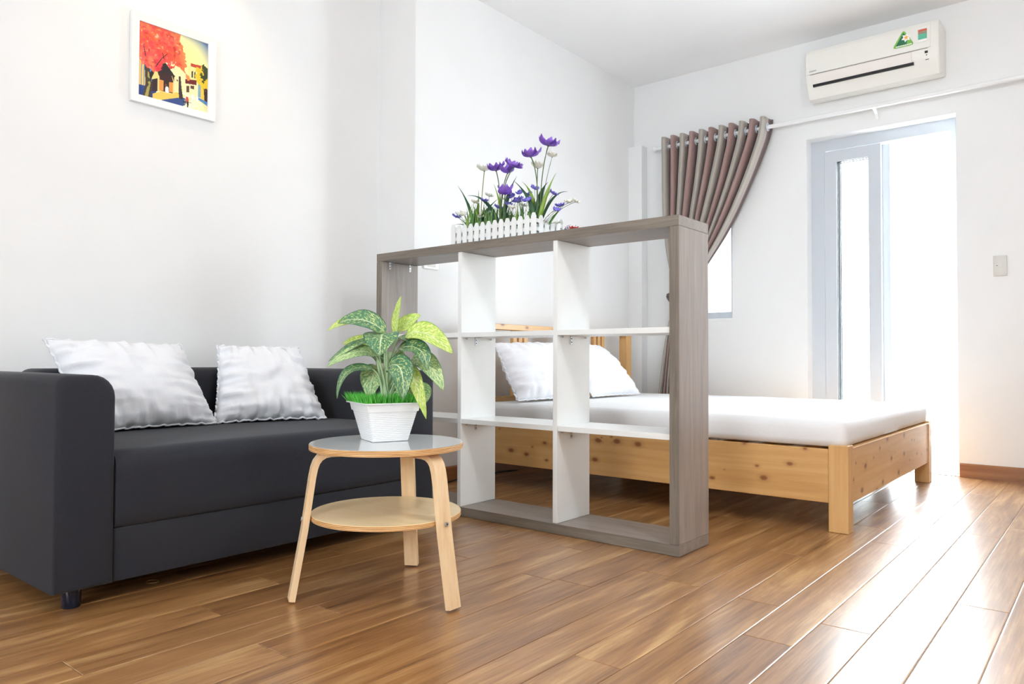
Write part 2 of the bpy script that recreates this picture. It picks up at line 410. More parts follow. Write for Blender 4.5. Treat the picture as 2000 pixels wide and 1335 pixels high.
def bracket(x, y, z, sx, parent):
    """small L bracket: vertical leaf against a board, horizontal leaf under a shelf"""
    b = bmesh.new(); e = sx*.0015
    box(b, min(x, x+e), max(x, x+e), y-.006, y+.006, z-.034, z)
    box(b, min(x, x+sx*.034), max(x, x+sx*.034), y-.006, y+.006, z-.0015, z)
    br = mobj('corner_bracket', b, M['steel'], parent)
    b = bmesh.new()
    for dz in (.011, .025): lathe(b, (x+e, y, z-dz), [(.0025, 0), (.0025, sx*.0012), (.001, sx*.0016)], 8, 'X')
    mobj('screw', b, M['black'], br)
for z in (ZT-.0376,):
    for y in (Y0+.05, Y1-.055): bracket(A0+.0372, y, z, 1, dv)
for x in (.6885, 1.202):
    for z in (.3978, .7718): bracket(x, Y0+.10, z, 1, dv)
for x0, x1 in cols:
    for z in (.392, .766):
        for y in (Y0+.035, Y1-.04):
            b = bmesh.new(); lathe(b, (x0+.0002, y, z), [(.003, 0), (.003, .008), (.002, .009)], 8, 'X')
            mobj('shelf_pin', b, M['steel'], dv)

# ------------------------------------------------------------------ sofa
SX0, SX1, SY0, SY1, SZ, SB = -.10, .747, .746, 2.13, .632, .055
sf = thing('sofa', (.33, 1.44, 0), 'dark charcoal fabric two-seat sofa against the white wall', 'sofa')
def softbox(x0, x1, y0, y1, z0, z1, bev, seg=5, sub=None):
    b = bx(x0, x1, y0, y1, z0, z1, bev, seg)
    return b
def arm(y0, y1, inner):
    """arm with a large rounding along its inner top edge and a soft outer one"""
    pr = []
    ro, ri = .03, .062
    def arc(cy, cz, r, a0, a1, n=7):
        return [(cy+r*math.cos(R(a0+(a1-a0)*i/(n-1))), cz+r*math.sin(R(a0+(a1-a0)*i/(n-1)))) for i in range(n)]
    l_r = (ro, ri) if inner > 0 else (ri, ro)
    pr = [(y0, SB), (y1, SB)]+arc(y1-l_r[1], SZ-l_r[1], l_r[1], 0, 90)+arc(y0+l_r[0], SZ-l_r[0], l_r[0], 90, 180)
    b = bmesh.new(); n = len(pr); rings = []
    cy, cz = (y0+y1)/2, (SB+SZ)/2
    for x, ins in ((SX0, .012), (SX0+.012, 0), (.3, -.001), (SX1-.018, 0), (SX1-.006, .005), (SX1, .016)):
        rings.append([b.verts.new((x, y+(cy-y)/abs(cy-y)*ins if abs(cy-y) > .02 else y, z+(cz-z)/abs(cz-z)*ins)) for y, z in pr])
    for P, Q in zip(rings, rings[1:]):
        for j in range(n): b.faces.new((P[j], P[(j+1) % n], Q[(j+1) % n], Q[j]))
    b.faces.new(rings[0][::-1]); b.faces.new(rings[-1])
    return b
mobj('arm', arm(SY0, SY0+.152, 1), M['sofa'], sf, True, angle=50)
mobj('arm', arm(SY1-.152, SY1, -1), M['sofa'], sf, True, angle=50)
mobj('backrest', softbox(SX0, .10, SY0+.150, SY1-.150, SB+.01, SZ+.008, .045, 6), M['sofa'], sf, True, angle=60)
def seat():
    b = bmesh.new(); ya, yb = SY0+.153, SY1-.153
    pr = [(.08, .21), (SX1-.012, .207), (SX1-.004, .216), (SX1-.002, .25), (SX1-.002, .35)]
    c = (SX1-.055, .367)
    pr += [(c[0]+.053*math.cos(R(a)), c[1]+.053*math.sin(R(a))) for a in (0, 15, 30, 45, 60, 75, 90)]
    pr += [(.45, .424), (.25, .421), (.08, .417)]
    rings = []
    for k in range(13):
        t = k/12; y = ya+(yb-ya)*t; sag = .004*math.sin(math.pi*t)
        rings.append([b.verts.new((x+(.003*math.sin(math.pi*t) if x > .5 else 0), y, z+(sag if z > .4 else 0))) for x, z in pr])
    n = len(pr)
    for P, Q in zip(rings, rings[1:]):
        for j in range(n): b.faces.new((P[j], P[(j+1) % n], Q[(j+1) % n], Q[j]))
    b.faces.new(rings[0][::-1]); b.faces.new(rings[-1]); return b
mobj('seat_cushion', seat(), M['sofa'], sf, True, angle=50)
mobj('front_panel', softbox(.05, SX1-.010, SY0+.150, SY1-.150, SB+.002, .206, .006, 3), M['sofa'], sf, True, angle=50)
for x in (SX0+.09, SX1-.065):
    for y in (SY0+.065, SY1-.065):
        b = lathe(bmesh.new(), (x, y, 0), [(.022, .0005), (.0235, .003), (.026, .050), (.026, .062)], 24)
        mobj('leg', b, M['navy'], sf, True, angle=40)

# ------------------------------------------------------------------ pillows
def pillow(name, c00, c10, c11, c01, th, nrm, mat, label, group, seed, wr=1.0, n=44, flap=None, pinch=.045):
    """four corners (bottom left, bottom right, top right, top left as seen from the front), thickness th along nrm"""
    P = [Vector(c) for c in (c00, c10, c11, c01)]; nv = Vector(nrm).normalized()
    base = (P[0]+P[1])/2
    bm = bmesh.new(); grid = {}
    rs = random.Random(seed); ph = [rs.uniform(0, 6.28) for _ in range(24)]
    def pos(i, j, side):
        u, v = i/n, j/n
        U, W = 2*u-1, 2*v-1
        # corners stay put while edges pull in
        bow = pinch*(1-abs(U)**2.2)*W*abs(W)**5; bow2 = pinch*(1-abs(W)**2.2)*U*abs(U)**5
        p = P[0].lerp(P[1], u).lerp(P[3].lerp(P[2], u), v)
        ex = (P[1]-P[0]); ey = (P[3]-P[0])
        p = p-ex*bow2*.5-ey*bow*.5
        prof = (max(0, 1-abs(U)**2.6)**.55)*(max(0, 1-abs(W)**2.6)**.55)
        h = th*.5*prof
        eU, eW = 1-abs(U), 1-abs(W)
        f = 0
        f += .012*math.exp(-eW/.28)*(.25+.75*min(1, eW/.08))*(math.sin(U*17+ph[0]+2*math.sin(W*3+ph[6]))+.7*math.sin(U*29+ph[1]+W*4)+.5*math.sin(U*43+ph[8]))
        f += .012*math.exp(-eU/.30)*(.25+.75*min(1, eU/.08))*(math.sin(W*15+ph[2]+2*math.sin(U*3+ph[7]))+.7*math.sin(W*25+ph[3]+U*5)+.5*math.sin(W*39+ph[9]))
        f += .010*noise.noise(Vector((U*2.2+seed, W*2.2, side*3)))+.005*noise.noise(Vector((U*5+seed, W*5, side*3)))
        h += f*wr*min(1, prof*2.2)
        edge = (.005*math.sin(U*31+ph[4])+.004*math.sin(U*53+ph[5])) if eW < .02 else ((.005*math.sin(W*33+ph[5])) if eU < .02 else 0)
        p = p+nv*(h if side > 0 else -h*.8)+nv*edge*wr
        return p
    for side in (1, -1):
        for i in range(n+1):
            for j in range(n+1):
                bd = i in (0, n) or j in (0, n)
                if bd and side < 0: grid[i, j, -1] = grid[i, j, 1]; continue
                grid[i, j, side] = bm.verts.new(pos(i, j, side))
        for i in range(n):
            for j in range(n):
                q = [grid[i, j, side], grid[i+1, j, side], grid[i+1, j+1, side], grid[i, j+1, side]]
                bm.faces.new(q if side > 0 else q[::-1])
    t = thing(name, base, label, 'pillow', group)
    case = mobj('pillowcase', bm, mat, t, True)
    # stitched edge lip around the seam
    b = bmesh.new(); loop = []
    for i in range(n): loop.append((i, 0))
    for j in range(n): loop.append((n, j))
    for i in range(n, 0, -1): loop.append((i, n))
    for j in range(n, 0, -1): loop.append((0, j))
    tube(b, [pos(i, j, 1) for i, j in loop], .0045, 6, True)
    mobj('seam', b, mat, t, True)
    return t
pillow('throw_pillow', (.235, 1.005, .428), (.235, 1.475, .430), (.085, 1.405, .728), (.075, .935, .742), .17, (.86, -.04, .42), M['pillow'],
       'white square pillow half hidden behind the near sofa arm', 'white pillows on the sofa', 3, 1.0)
pillow('throw_pillow', (.205, 1.478, .428), (.345, 1.895, .430), (.10, 1.925, .725), (.085, 1.555, .728), .16, (.86, -.22, .42), M['pillow'],
       'white square pillow in the middle of the sofa nearer the plant', 'white pillows on the sofa', 11, 1.25)

# ------------------------------------------------------------------ side table
TC = Vector((1.237, 1.451)); TR, TZ = .222, .436
tb = thing('side_table', (TC.x, TC.y, 0), 'round birch side table with glossy grey top and lower shelf', 'table')
def disc(r, z0, z1, bev=.0012, n=72):
    return lathe(bmesh.new(), (TC.x, TC.y, 0), [(r-bev, z0), (r, z0+bev), (r, z1-bev), (r-bev, z1)], n)
mobj('tabletop', disc(TR, TZ-.0175, TZ-.0012), M['ply'], tb, True, angle=30)
mobj('top_sheet', disc(TR-.0015, TZ-.0012, TZ, .0003), M['gloss_top'], tb, True, angle=30)
mobj('lower_shelf', disc(.2165, .222, .2358), M['ply'], tb, True, angle=30)
mobj('shelf_veneer', disc(.2155, .2358, .2366, .0002), M['birch_x'], tb, True, angle=30)
for a in (-119, 1, 121):
    d = Vector((math.cos(R(a)), math.sin(R(a)), 0)); s = Vector((-d.y, d.x, 0)); c = Vector((TC.x, TC.y, 0))
    top = .4095
    P = [(.070, top), (.12, top), (.163, top), (.180, top-.003), (.193, top-.011), (.202, top-.023), (.208, top-.040), (.213, top-.065), (.233, .2), (.2665, .0065)]
    pts = [c+d*r+Vector((0, 0, z)) for r, z in P]
    ups = []
    for i in range(len(pts)):
        t = (pts[min(i+1, len(pts)-1)]-pts[max(i-1, 0)]).normalized(); ups.append(t.cross(s).normalized()*1)
    hw, th = .0215, .0085
    b = sweep(bmesh.new(), pts, [(-hw, -th), (hw, -th), (hw, th), (-hw, th)], ups=ups)
    bmesh.ops.bisect_plane(b, geom=b.verts[:]+b.edges[:]+b.faces[:], plane_co=(0, 0, .0005), plane_no=(0, 0, -1), clear_outer=True)
    es = [e for e in b.edges if len(e.link_faces) == 1]
    if es: bmesh.ops.contextual_create(b, geom=es)
    lg = mobj('leg', b, M['birch_z'], tb, True, angle=35)
    q = c+d*(.2332+th*.99)+Vector((0, 0, .229))
    b = bmesh.new(); nrm = (d+Vector((0, 0, .17))).normalized()
    tube(b, [q-nrm*.004, q+nrm*.0012], .0058, 14); mobj('bolt', b, M['steel'], lg)
    b = bmesh.new(); tube(b, [q+nrm*.0005, q+nrm*.0018], .0026, 8); mobj('bolt_socket', b, M['black'], lg)

# ------------------------------------------------------------------ bed
bd = thing('bed', (1.08, 3.9, 0), 'low pine bed frame with slatted headboard behind the shelf unit', 'bed')
BX1, BY0, BY1 = 2.076, 3.07, 4.72
for y0, y1 in ((BY0, BY0+.07), (BY1-.07, BY1)):
    mobj('foot_post', bx(BX1-.074, BX1, y0, y1, .0005, .342, .002), M['pine_z'], bd)
mobj('side_rail', bx(.15, BX1-.0745, BY0+.004, BY0+.032, .113, .325, .002), M['pine_x'], bd)
mobj('side_rail', bx(.15, BX1-.0745, BY1-.032, BY1-.004, .113, .325, .002), M['pine_x'], bd)
mobj('foot_rail', bx(BX1-.030, BX1-.004, BY0+.0705, BY1-.0705, .113, .325, .002), M['pine_y'], bd)
mobj('top_cap', bx(BX1-.034, BX1+.001, BY0+.0705, BY1-.0705, .3253, .331, .001), M['pine_y'], bd)
for y0, y1 in ((BY0, BY0+.07), (BY1-.07, BY1)):
    mobj('head_post', bx(.09, .15, y0, y1, .0005, .846, .002), M['pine_z'], bd)
mobj('head_rail', bx(.085, .152, BY0-.004, BY1+.004, .8465, .880, .003), M['pine_y'], bd)
mobj('head_lower_rail', bx(.10, .135, BY0+.0705, BY1-.0705, .40, .46, .002), M['pine_y'], bd)
for yc in (3.456, 3.895, 4.32):
    for k in (-1, 0, 1):
        mobj('head_slat', bx(.105, .13, yc+k*.052-.017, yc+k*.052+.017, .4605, .846, .002), M['pine_z'], bd)
for i in range(9):
    mobj('base_slat', bx(.24+i*.20, .31+i*.20, BY0+.033, BY1-.033, .262, .282), M['pine_y'], bd)
for y in (BY0+.033, BY1-.053):
    mobj('ledger', bx(.15, BX1-.0745, y, y+.02, .235, .2615), M['pine_x'], bd)
def mattress():
    x0, x1, y0, y1, z0, z1 = .165, BX1-.012, BY0+.010, BY1-.010, .331, .440
    b = bmesh.new(); nx, ny = 60, 50
    # rounded box built as rings in plan, swept up the profile
    prof = [(.03, z0), (.006, z0+.008), (0, z0+.03), (0, z1-.035), (.006, z1-.014), (.020, z1-.004), (.04, z1)]
    def plan(ins):
        pts = []; r = .05
        segs = [((x1-r, y0+r), -90), ((x1-r, y1-r), 0), ((x0+r, y1-r), 90), ((x0+r, y0+r), 180)]
        raw = []
        for (cx_, cy_), a0 in segs:
            for k in range(7):
                a = R(a0+15*k); raw.append((cx_+(r-ins)*math.cos(a), cy_+(r-ins)*math.sin(a)))
        out = []
        for i, p in enumerate(raw):
            q = raw[(i+1) % len(raw)]; L = math.dist(p, q); k = max(1, int(L/.035))
            if L < .03: out.append(p)
            else: out += [(p[0]+(q[0]-p[0])*t/k, p[1]+(q[1]-p[1])*t/k) for t in range(k)]
        return out
    rings = []
    # same count on every ring: take the outer plan and inset towards the inside
    base = plan(0); n = len(base)
    for ins, z in prof:
        ring = []
        for i, (x, y) in enumerate(base):
            px, py = base[i-1]; qx, qy = base[(i+1) % n]; tx, ty = qx-px, qy-py; L = math.hypot(tx, ty)
            nxn, nyn = -ty/L, tx/L
            wob = .004*noise.noise(Vector((x*6, y*6, z*20)))+.0025*noise.noise(Vector((x*18, y*18, z*40)))
            zz = z+(.004*noise.noise(Vector((x*4, y*4, 2))) if z > .4 else 0)
            ring.append(b.verts.new((x+nxn*(ins+wob), y+nyn*(ins+wob), zz)))
        rings.append(ring)
    for P, Q in zip(rings, rings[1:]):
        for j in range(n): b.faces.new((P[j], P[(j+1) % n], Q[(j+1) % n], Q[j]))
    b.faces.new(rings[-1]); b.faces.new(rings[0][::-1])
    return b
mt = mobj('mattress', mattress(), M['sheet'], None, True, org=(1.1, 3.9, .331), angle=60)
tag(mt, 'white sheeted mattress lying on the pine bed frame', 'mattress')
pillow('bed_pillow', (.39, 3.10, .455), (.44, 3.72, .455), (.215, 3.66, .775), (.20, 3.13, .765), .17, (.85, -.05, .5), M['bedpillow'],
       'white pillow against the headboard, nearer the shelf unit', 'white pillows on the bed', 21, .8, pinch=.02)
pillow('bed_pillow', (.46, 3.74, .455), (.44, 4.33, .452), (.215, 4.20, .765), (.215, 3.68, .77), .17, (.85, -.02, .5), M['bedpillow'],
       'white pillow against the headboard, nearer the window', 'white pillows on the bed', 33, .6, pinch=.02)

# ------------------------------------------------------------------ curtain rod and curtain
RY, RZ, RR = YB-.09, 2.247, .0135
rod = thing('curtain_rod', (1.4, RY, RZ), 'long white curtain rod running above the window and balcony door', 'curtain rod')
b = tube(bmesh.new(), [(.262, RY, RZ), (1.6, RY, RZ), (4.2, RY, RZ)], RR, 16)
mobj('pole', b, M['white_gloss'], rod, True, angle=50)
for x, s in ((.262, -1), (4.2, 1)):
    b = lathe(bmesh.new(), (x, RY, RZ), [(.012, 0), (.013, s*.006)]+[(.023*math.sin(R(a)), s*(.030-.023*math.cos(R(a)))) for a in (28, 50, 75, 100, 125, 150, 172)], 20, 'X')
    mobj('finial', b, M['white_gloss'], rod, True)
for x in (.62, 1.742, 3.0, 4.05):
    b = bmesh.new()
    extr(b, [(RY-.017, RZ+.004), (RY-.017, RZ-.010), (RY-.008, RZ-.018), (RY+.008, RZ-.019), (RY+.055, RZ-.034), (RY+.082, RZ-.062), (RY+.0895, RZ-.062),
             (RY+.0895, RZ-.005), (RY+.075, RZ-.012), (RY+.03, RZ-.0145), (RY+.013, RZ-.006), (RY-.0, RZ-.0145), (RY-.0125, RZ-.008), (RY-.0135, RZ+.004)], x-.009, x+.009, 'X')
    br = mobj('bracket', b, M['white_gloss'], rod)
    b = bmesh.new(); lathe(b, (x, RY+.089, RZ-.052), [(.004, 0), (.004, -.010), (.001, -.0115)], 10, 'Y'); mobj('screw', b, M['steel'], br)

NF = 11            # visible pleats, brown and grey by turns
def curtain_mat():
    t = NT('striped_curtain'); t.set(Roughness=.75, Sheen_Weight=.2)
    uv = t.n('ShaderNodeTexCoord').outputs['UV']; sp = t.n('ShaderNodeSeparateXYZ', inp={0: uv})
    u = sp.outputs[0]
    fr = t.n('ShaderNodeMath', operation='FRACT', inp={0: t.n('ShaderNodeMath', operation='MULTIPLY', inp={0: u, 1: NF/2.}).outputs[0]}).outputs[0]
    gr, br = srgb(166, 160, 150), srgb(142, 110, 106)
    dk = srgb(78, 60, 62)  # shade of the fold valleys, painted into the cloth colour
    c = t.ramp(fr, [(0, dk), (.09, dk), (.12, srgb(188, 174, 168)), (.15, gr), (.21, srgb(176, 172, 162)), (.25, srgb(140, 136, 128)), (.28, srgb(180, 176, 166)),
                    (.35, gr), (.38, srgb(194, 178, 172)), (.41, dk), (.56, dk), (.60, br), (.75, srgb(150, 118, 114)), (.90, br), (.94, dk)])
    ng = t.noise(t.n('ShaderNodeMapping', inp={0: uv, 3: (900, 3, 1)}).outputs[0], 1, 2)
    c = t.mix(t.ramp(ng, [(.35, (0, 0, 0, 1)), (.65, (.25, .25, .25, 1))]), c, srgb(200, 185, 180))
    t.color(c)
    t.bump(t.noise(t.n('ShaderNodeMapping', inp={0: uv, 3: (700, 500, 1)}).outputs[0], 1, 2), .1, .001)
    return t.m
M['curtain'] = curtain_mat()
def interp(tab, z):
    for (z0, a), (z1, b_) in zip(tab, tab[1:]):
        if z0 >= z >= z1:
            t = (z0-z)/(z0-z1); return a+(b_-a)*t
    return tab[-1][1] if z < tab[-1][0] else tab[0][1]
LE = [(2.31, .284), (2.0, .293), (1.75, .305), (1.45, .335), (1.2, .372), (1.12, .376), (1.0, .352), (.7, .312), (.41, .275), (.05, .262)]
RE = [(2.31, 1.099), (2.2, 1.085), (2.0, 1.005), (1.85, .935), (1.71, .865), (1.55, .77), (1.38, .648), (1.25, .555), (1.15, .478), (1.10, .470), (1.0, .500), (.7, .56), (.41, .60), (.05, .62)]
def curtain():
    n, mz = NF*20, 90; b = bmesh.new(); V = []; uvs = []
    def sm(tab, z): return sum(interp(tab, z+d) for d in (-.05, -.025, 0, .025, .05))/5
    for k in range(mz+1):
        z = 2.31-(2.31-.05)*(k/mz)
        l, r = sm(LE, min(z, 2.26)), sm(RE, min(z, 2.30))
        tie = math.exp(-((z-1.12)/.30)**2); bell = max(0, min(1, (2.24-z)*3))
        for i in range(n+1):
            u = i/n; q = 2*math.pi*u*NF; irr = 1+.18*math.sin(u*23+1)*bell
            amp = .058*(1-.66*tie)*irr
            x = l+(r-l)*u-(r-l)/NF*(-.085*math.sin(2*q)+.08*bell*math.sin(q+.8))
            yy = RY+amp*math.cos(q)+.020*tie+.006*noise.noise(Vector((u*12, z*2.5, 1)))*bell
            V.append(b.verts.new((x, min(yy, YB-.006), z))); uvs.append((u, z))
    for k in range(mz):
        for i in range(n):
            a = k*(n+1)+i; b.faces.new((V[a], V[a+1], V[a+n+2], V[a+n+1]))
    return b, uvs
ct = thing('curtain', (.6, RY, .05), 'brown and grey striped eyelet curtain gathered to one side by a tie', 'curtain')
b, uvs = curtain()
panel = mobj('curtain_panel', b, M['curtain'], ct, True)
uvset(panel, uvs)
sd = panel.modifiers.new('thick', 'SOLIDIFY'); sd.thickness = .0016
for i in range(2*NF):
    u = (i+.5)/(2*NF); x = .284+(1.099-.284)*u
    b = bmesh.new(); tube(b, [(x+.001*((-1)**i), RY+.023*math.cos(a), RZ+.023*math.sin(a)) for a in [2*math.pi*k/24 for k in range(24)]], .0055, 8, True)
    mobj('eyelet_ring', b, M['grommet'], ct, True)
# tie-back band
b = bmesh.new(); pts = []
for k in range(32):
    a = 2*math.pi*k/32; pts.append((.425+.068*math.cos(a), RY+.030+.060*math.sin(a), 1.12+.012*math.cos(a)))
sweep(b, pts, [(-.003, -.03), (.003, -.03), (.003, .03), (-.003, .03)], True)
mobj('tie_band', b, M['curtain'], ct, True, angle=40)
b = bmesh.new(); tube(b, quad((.36, RY+.03, 1.14), (.30, RY+.01, 1.18), (.345, RY+.035, 1.09), 8), [.010, .016, .018, .018, .016, .014, .010, .006], 8)
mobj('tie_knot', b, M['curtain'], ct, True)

# ------------------------------------------------------------------ air conditioner
ac = thing('air_conditioner', (1.735, YB, 2.345), 'white wall-mounted split air conditioner above the balcony door', 'air conditioner')
X_0, X_1, YA = 1.362, 2.118, 4.815
prof = [(YB-.001, 2.365), (YB-.001, 2.648), (4.90, 2.655), (4.845, 2.653), (4.826, 2.645), (4.819, 2.63), (YA+.001, 2.57), (YA+.002, 2.50), (4.823, 2.46), (4.838, 2.415), (4.862, 2.375), (4.885, 2.352), (4.91, 2.347)]
b = bmesh.new(); rings = []
cy, cz = 4.93, 2.5
for x, ins in ((X_0, .012), (X_0+.004, .004), (X_0+.012, 0), (X_1-.012, 0), (X_1-.004, .004), (X_1, .012)):
    rings.append([b.verts.new((x, y if y > 5 else y+ins*(1 if y < 4.9 else .3), z+(cz-z)/abs(cz-z+1e-6)*ins*.8)) for y, z in prof])
n = len(prof)
for P, Q in zip(rings, rings[1:]):
    for j in range(n): b.faces.new((P[j], P[(j+1) % n], Q[(j+1) % n], Q[j]))
b.faces.new(rings[0][::-1]); b.faces.new(rings[-1])
mobj('casing', b, M['ac'], ac, True, angle=28)
# front panel, 4 mm proud
b = bmesh.new()
pf = [(4.836, 2.6485), (4.820, 2.640), (4.8135, 2.62), (YA-.0045, 2.57), (YA-.0035, 2.492), (YA+.001, 2.492), (YA+.004, 2.57), (4.8235, 2.63), (4.83, 2.642)]
extr(b, pf, X_0+.010, X_1-.045, 'X'); mobj('front_panel', b, M['ac'], ac)
# louver and outlet slot
b = bmesh.new(); extr(b, [(4.8145, 2.487), (4.812, 2.483), (4.826, 2.428), (4.829, 2.428), (4.8185, 2.487)], X_0+.045, X_1-.145, 'X')
mobj('louver', b, M['ac_lip'], ac)
b = bmesh.new(); extr(b, [(4.823, 2.4275), (4.829, 2.413), (4.85, 2.413), (4.85, 2.4275)], X_0+.047, X_1-.135, 'X')
mobj('air_outlet', b, M['black'], ac)
b = bmesh.new(); extr(b, [(4.8155, 2.4915), (4.8150, 2.4895), (4.820, 2.4895), (4.820, 2.4915)], X_0+.03, X_1-.06, 'X')
mobj('panel_gap', b, plain('panel_gap_grey', srgb(150, 146, 140), .6), ac)
GR, DG, WH, OR = plain('sticker_green', srgb(122, 186, 82), .4), plain('sticker_dark_green', srgb(30, 110, 72), .4), plain('sticker_white', srgb(245, 245, 240), .4), plain('sticker_orange', srgb(248, 170, 70), .4)
TE, RD = plain('label_teal', srgb(92, 178, 148), .4), plain('label_red', srgb(196, 92, 70), .4)
YS = YA-.0054
def rpoly(pts, r, n=5):
    out = []; k = len(pts)
    for i in range(k):
        p = Vector(pts[i]); a = (Vector(pts[i-1])-p).normalized(); c = (Vector(pts[(i+1) % k])-p).normalized()
        for j in range(n):
            t = j/(n-1); q = p+a*r*(1-t)**2+c*r*t**2; out.append((q.x, q.y))
    return out
def flat(poly, y, mat, parent, name, th=.0004):
    return mobj(name, extr(bmesh.new(), poly, y-th, y, 'Y'), mat, parent)
st = flat(rpoly([(1.872, 2.526), (1.992, 2.526), (1.934, 2.628)], .022), YS, GR, ac, 'eco_sticker')
flat([(1.890, 2.536), (1.95, 2.536), (1.955, 2.575), (1.933, 2.610)], YS-.0004, DG, st, 'dark_field')
def star(cx, cz, r0, r1, k, rot=0): return [(cx+(r0 if i % 2 == 0 else r1)*math.cos(math.pi*i/k+rot), cz+(r0 if i % 2 == 0 else r1)*math.sin(math.pi*i/k+rot)) for i in range(2*k)]
flat(star(1.948, 2.577, .027, .016, 6, .3), YS-.0008, WH, st, 'flower')
flat(star(1.948, 2.577, .015, .006, 5, .3), YS-.0012, OR, st, 'flower_heart')
for i in range(9):
    flat([(1.893+i*.0095, 2.5305), (1.900+i*.0095, 2.5305), (1.900+i*.0095, 2.5375), (1.893+i*.0095, 2.5375)], YS-.0008, WH, st, 'sticker_lettering', .0002)
lb = flat([(2.010, 2.530), (2.056, 2.530), (2.056, 2.604), (2.010, 2.604)], YS, TE, ac, 'rating_label')
flat([(2.010, 2.590), (2.056, 2.590), (2.056, 2.604), (2.010, 2.604)], YS-.0004, RD, lb, 'label_band')
flat([(2.010, 2.530), (2.056, 2.530), (2.056, 2.545), (2.010, 2.545)], YS-.0004, WH, lb, 'label_foot')
for i in range(5): flat([(2.013+i*.0085, 2.578), (2.0185+i*.0085, 2.578), (2.0185+i*.0085, 2.587), (2.013+i*.0085, 2.587)], YS-.0004, RD, lb, 'label_lettering', .0002)
PG = plain('print_grey', srgb(96, 98, 104), .5)
def text(s, x, z, h, y, mat, parent, name, shear=0, rx=90):
    cu = bpy.data.curves.new('t', 'FONT'); cu.body = s; cu.size = h; cu.shear = shear; cu.extrude = .0001
    o = bpy.data.objects.new('t', cu); COL.objects.link(o)
    me = bpy.data.meshes.new_from_object(o); bpy.data.objects.remove(o)
    bm = bmesh.new(); bm.from_mesh(me); bm.transform(Matrix.Translation((x, y, z)) @ Matrix.Rotation(R(rx), 4, 'X'))
    return mobj(name, bm, mat, parent)
text('DAIKIN', X_0+.028, 2.505, .013, YA-.0048, PG, ac, 'maker_lettering', .4)
text('INVERTER', 2.036, 2.508, .008, YA+.0005, PG, ac, 'inverter_lettering', .3)
flat([(2.042, 2.462), (2.058, 2.462), (2.058, 2.476), (2.042, 2.476)], 4.8185, M['black'], ac, 'receiver_window')
flat([(2.049, 2.448), (2.054, 2.448), (2.054, 2.455), (2.049, 2.455)], 4.8205, PG, ac, 'indicator_lamp')
flat([(2.044, 2.425), (2.062, 2.425), (2.062, 2.429), (2.044, 2.429)], 4.8275, PG, ac, 'indicator_print')

# ------------------------------------------------------------------ switch and socket
sw = thing('light_switch', (2.378, YB, 1.16), 'grey-white single light switch on the wall right of the balcony door', 'switch')
mobj('plate', bx(2.345, 2.411, YB-.010, YB, 1.160, 1.276, .003), M['plate'], sw, True, angle=40)
mobj('rocker', bx(2.357, 2.391, YB-.0135, YB-.0095, 1.208, 1.234, .001), M['plate'], sw)
b = lathe(bmesh.new(), (2.364, YB-.0135, 1.219), [(.0028, 0), (.0028, -.0006), (.001, -.0007)], 10, 'Y'); mobj('indicator', b, M['black'], sw)
ot = thing('wall_socket', (0, 2.83, 1.17), 'small white socket plate on the wall seen through the top left shelf opening', 'socket')
mobj('plate', bx(0, .009, 2.775, 2.885, 1.165, 1.225, .002), M['white_gloss'], ot)
mobj('insert', bx(.0085, .0115, 2.80, 2.86, 1.178, 1.212, .001), M['plate'], ot)

# ------------------------------------------------------------------ framed painting
PX = XS; pc = thing('framed_painting', (PX, 1.54, 1.745), 'white framed painting of a red-leaved tree and yellow houses on a street', 'painting')
py0, py1, pz0, pz1, fw, fd = 1.356, 1.727, 1.752, 2.132, .033, .022
cor = [(py0, pz0), (py1, pz0), (py1, pz1), (py0, pz1)]
inn = [(py0+fw, pz0+fw), (py1-fw, pz0+fw), (py1-fw, pz1-fw), (py0+fw, pz1-fw)]
for i in range(4):
    a, c, d, e = cor[i], cor[(i+1) % 4], inn[(i+1) % 4], inn[i]
    b = bmesh.new()
    o4 = [a, c, d, e]
    bk = [b.verts.new((PX+.001, y, z)) for y, z in o4]
    fr_ = [b.verts.new((PX+(fd if k < 2 else fd-.006), y, z)) for k, (y, z) in enumerate(o4)]
    for f in ((0, 1, 2, 3),): b.faces.new([bk[q] for q in f]); b.faces.new([fr_[q] for q in f[::-1]])
    for k in range(4): b.faces.new((bk[k], bk[(k+1) % 4], fr_[(k+1) % 4], fr_[k]))
    mobj('frame_side', b, M['white_gloss'], pc)
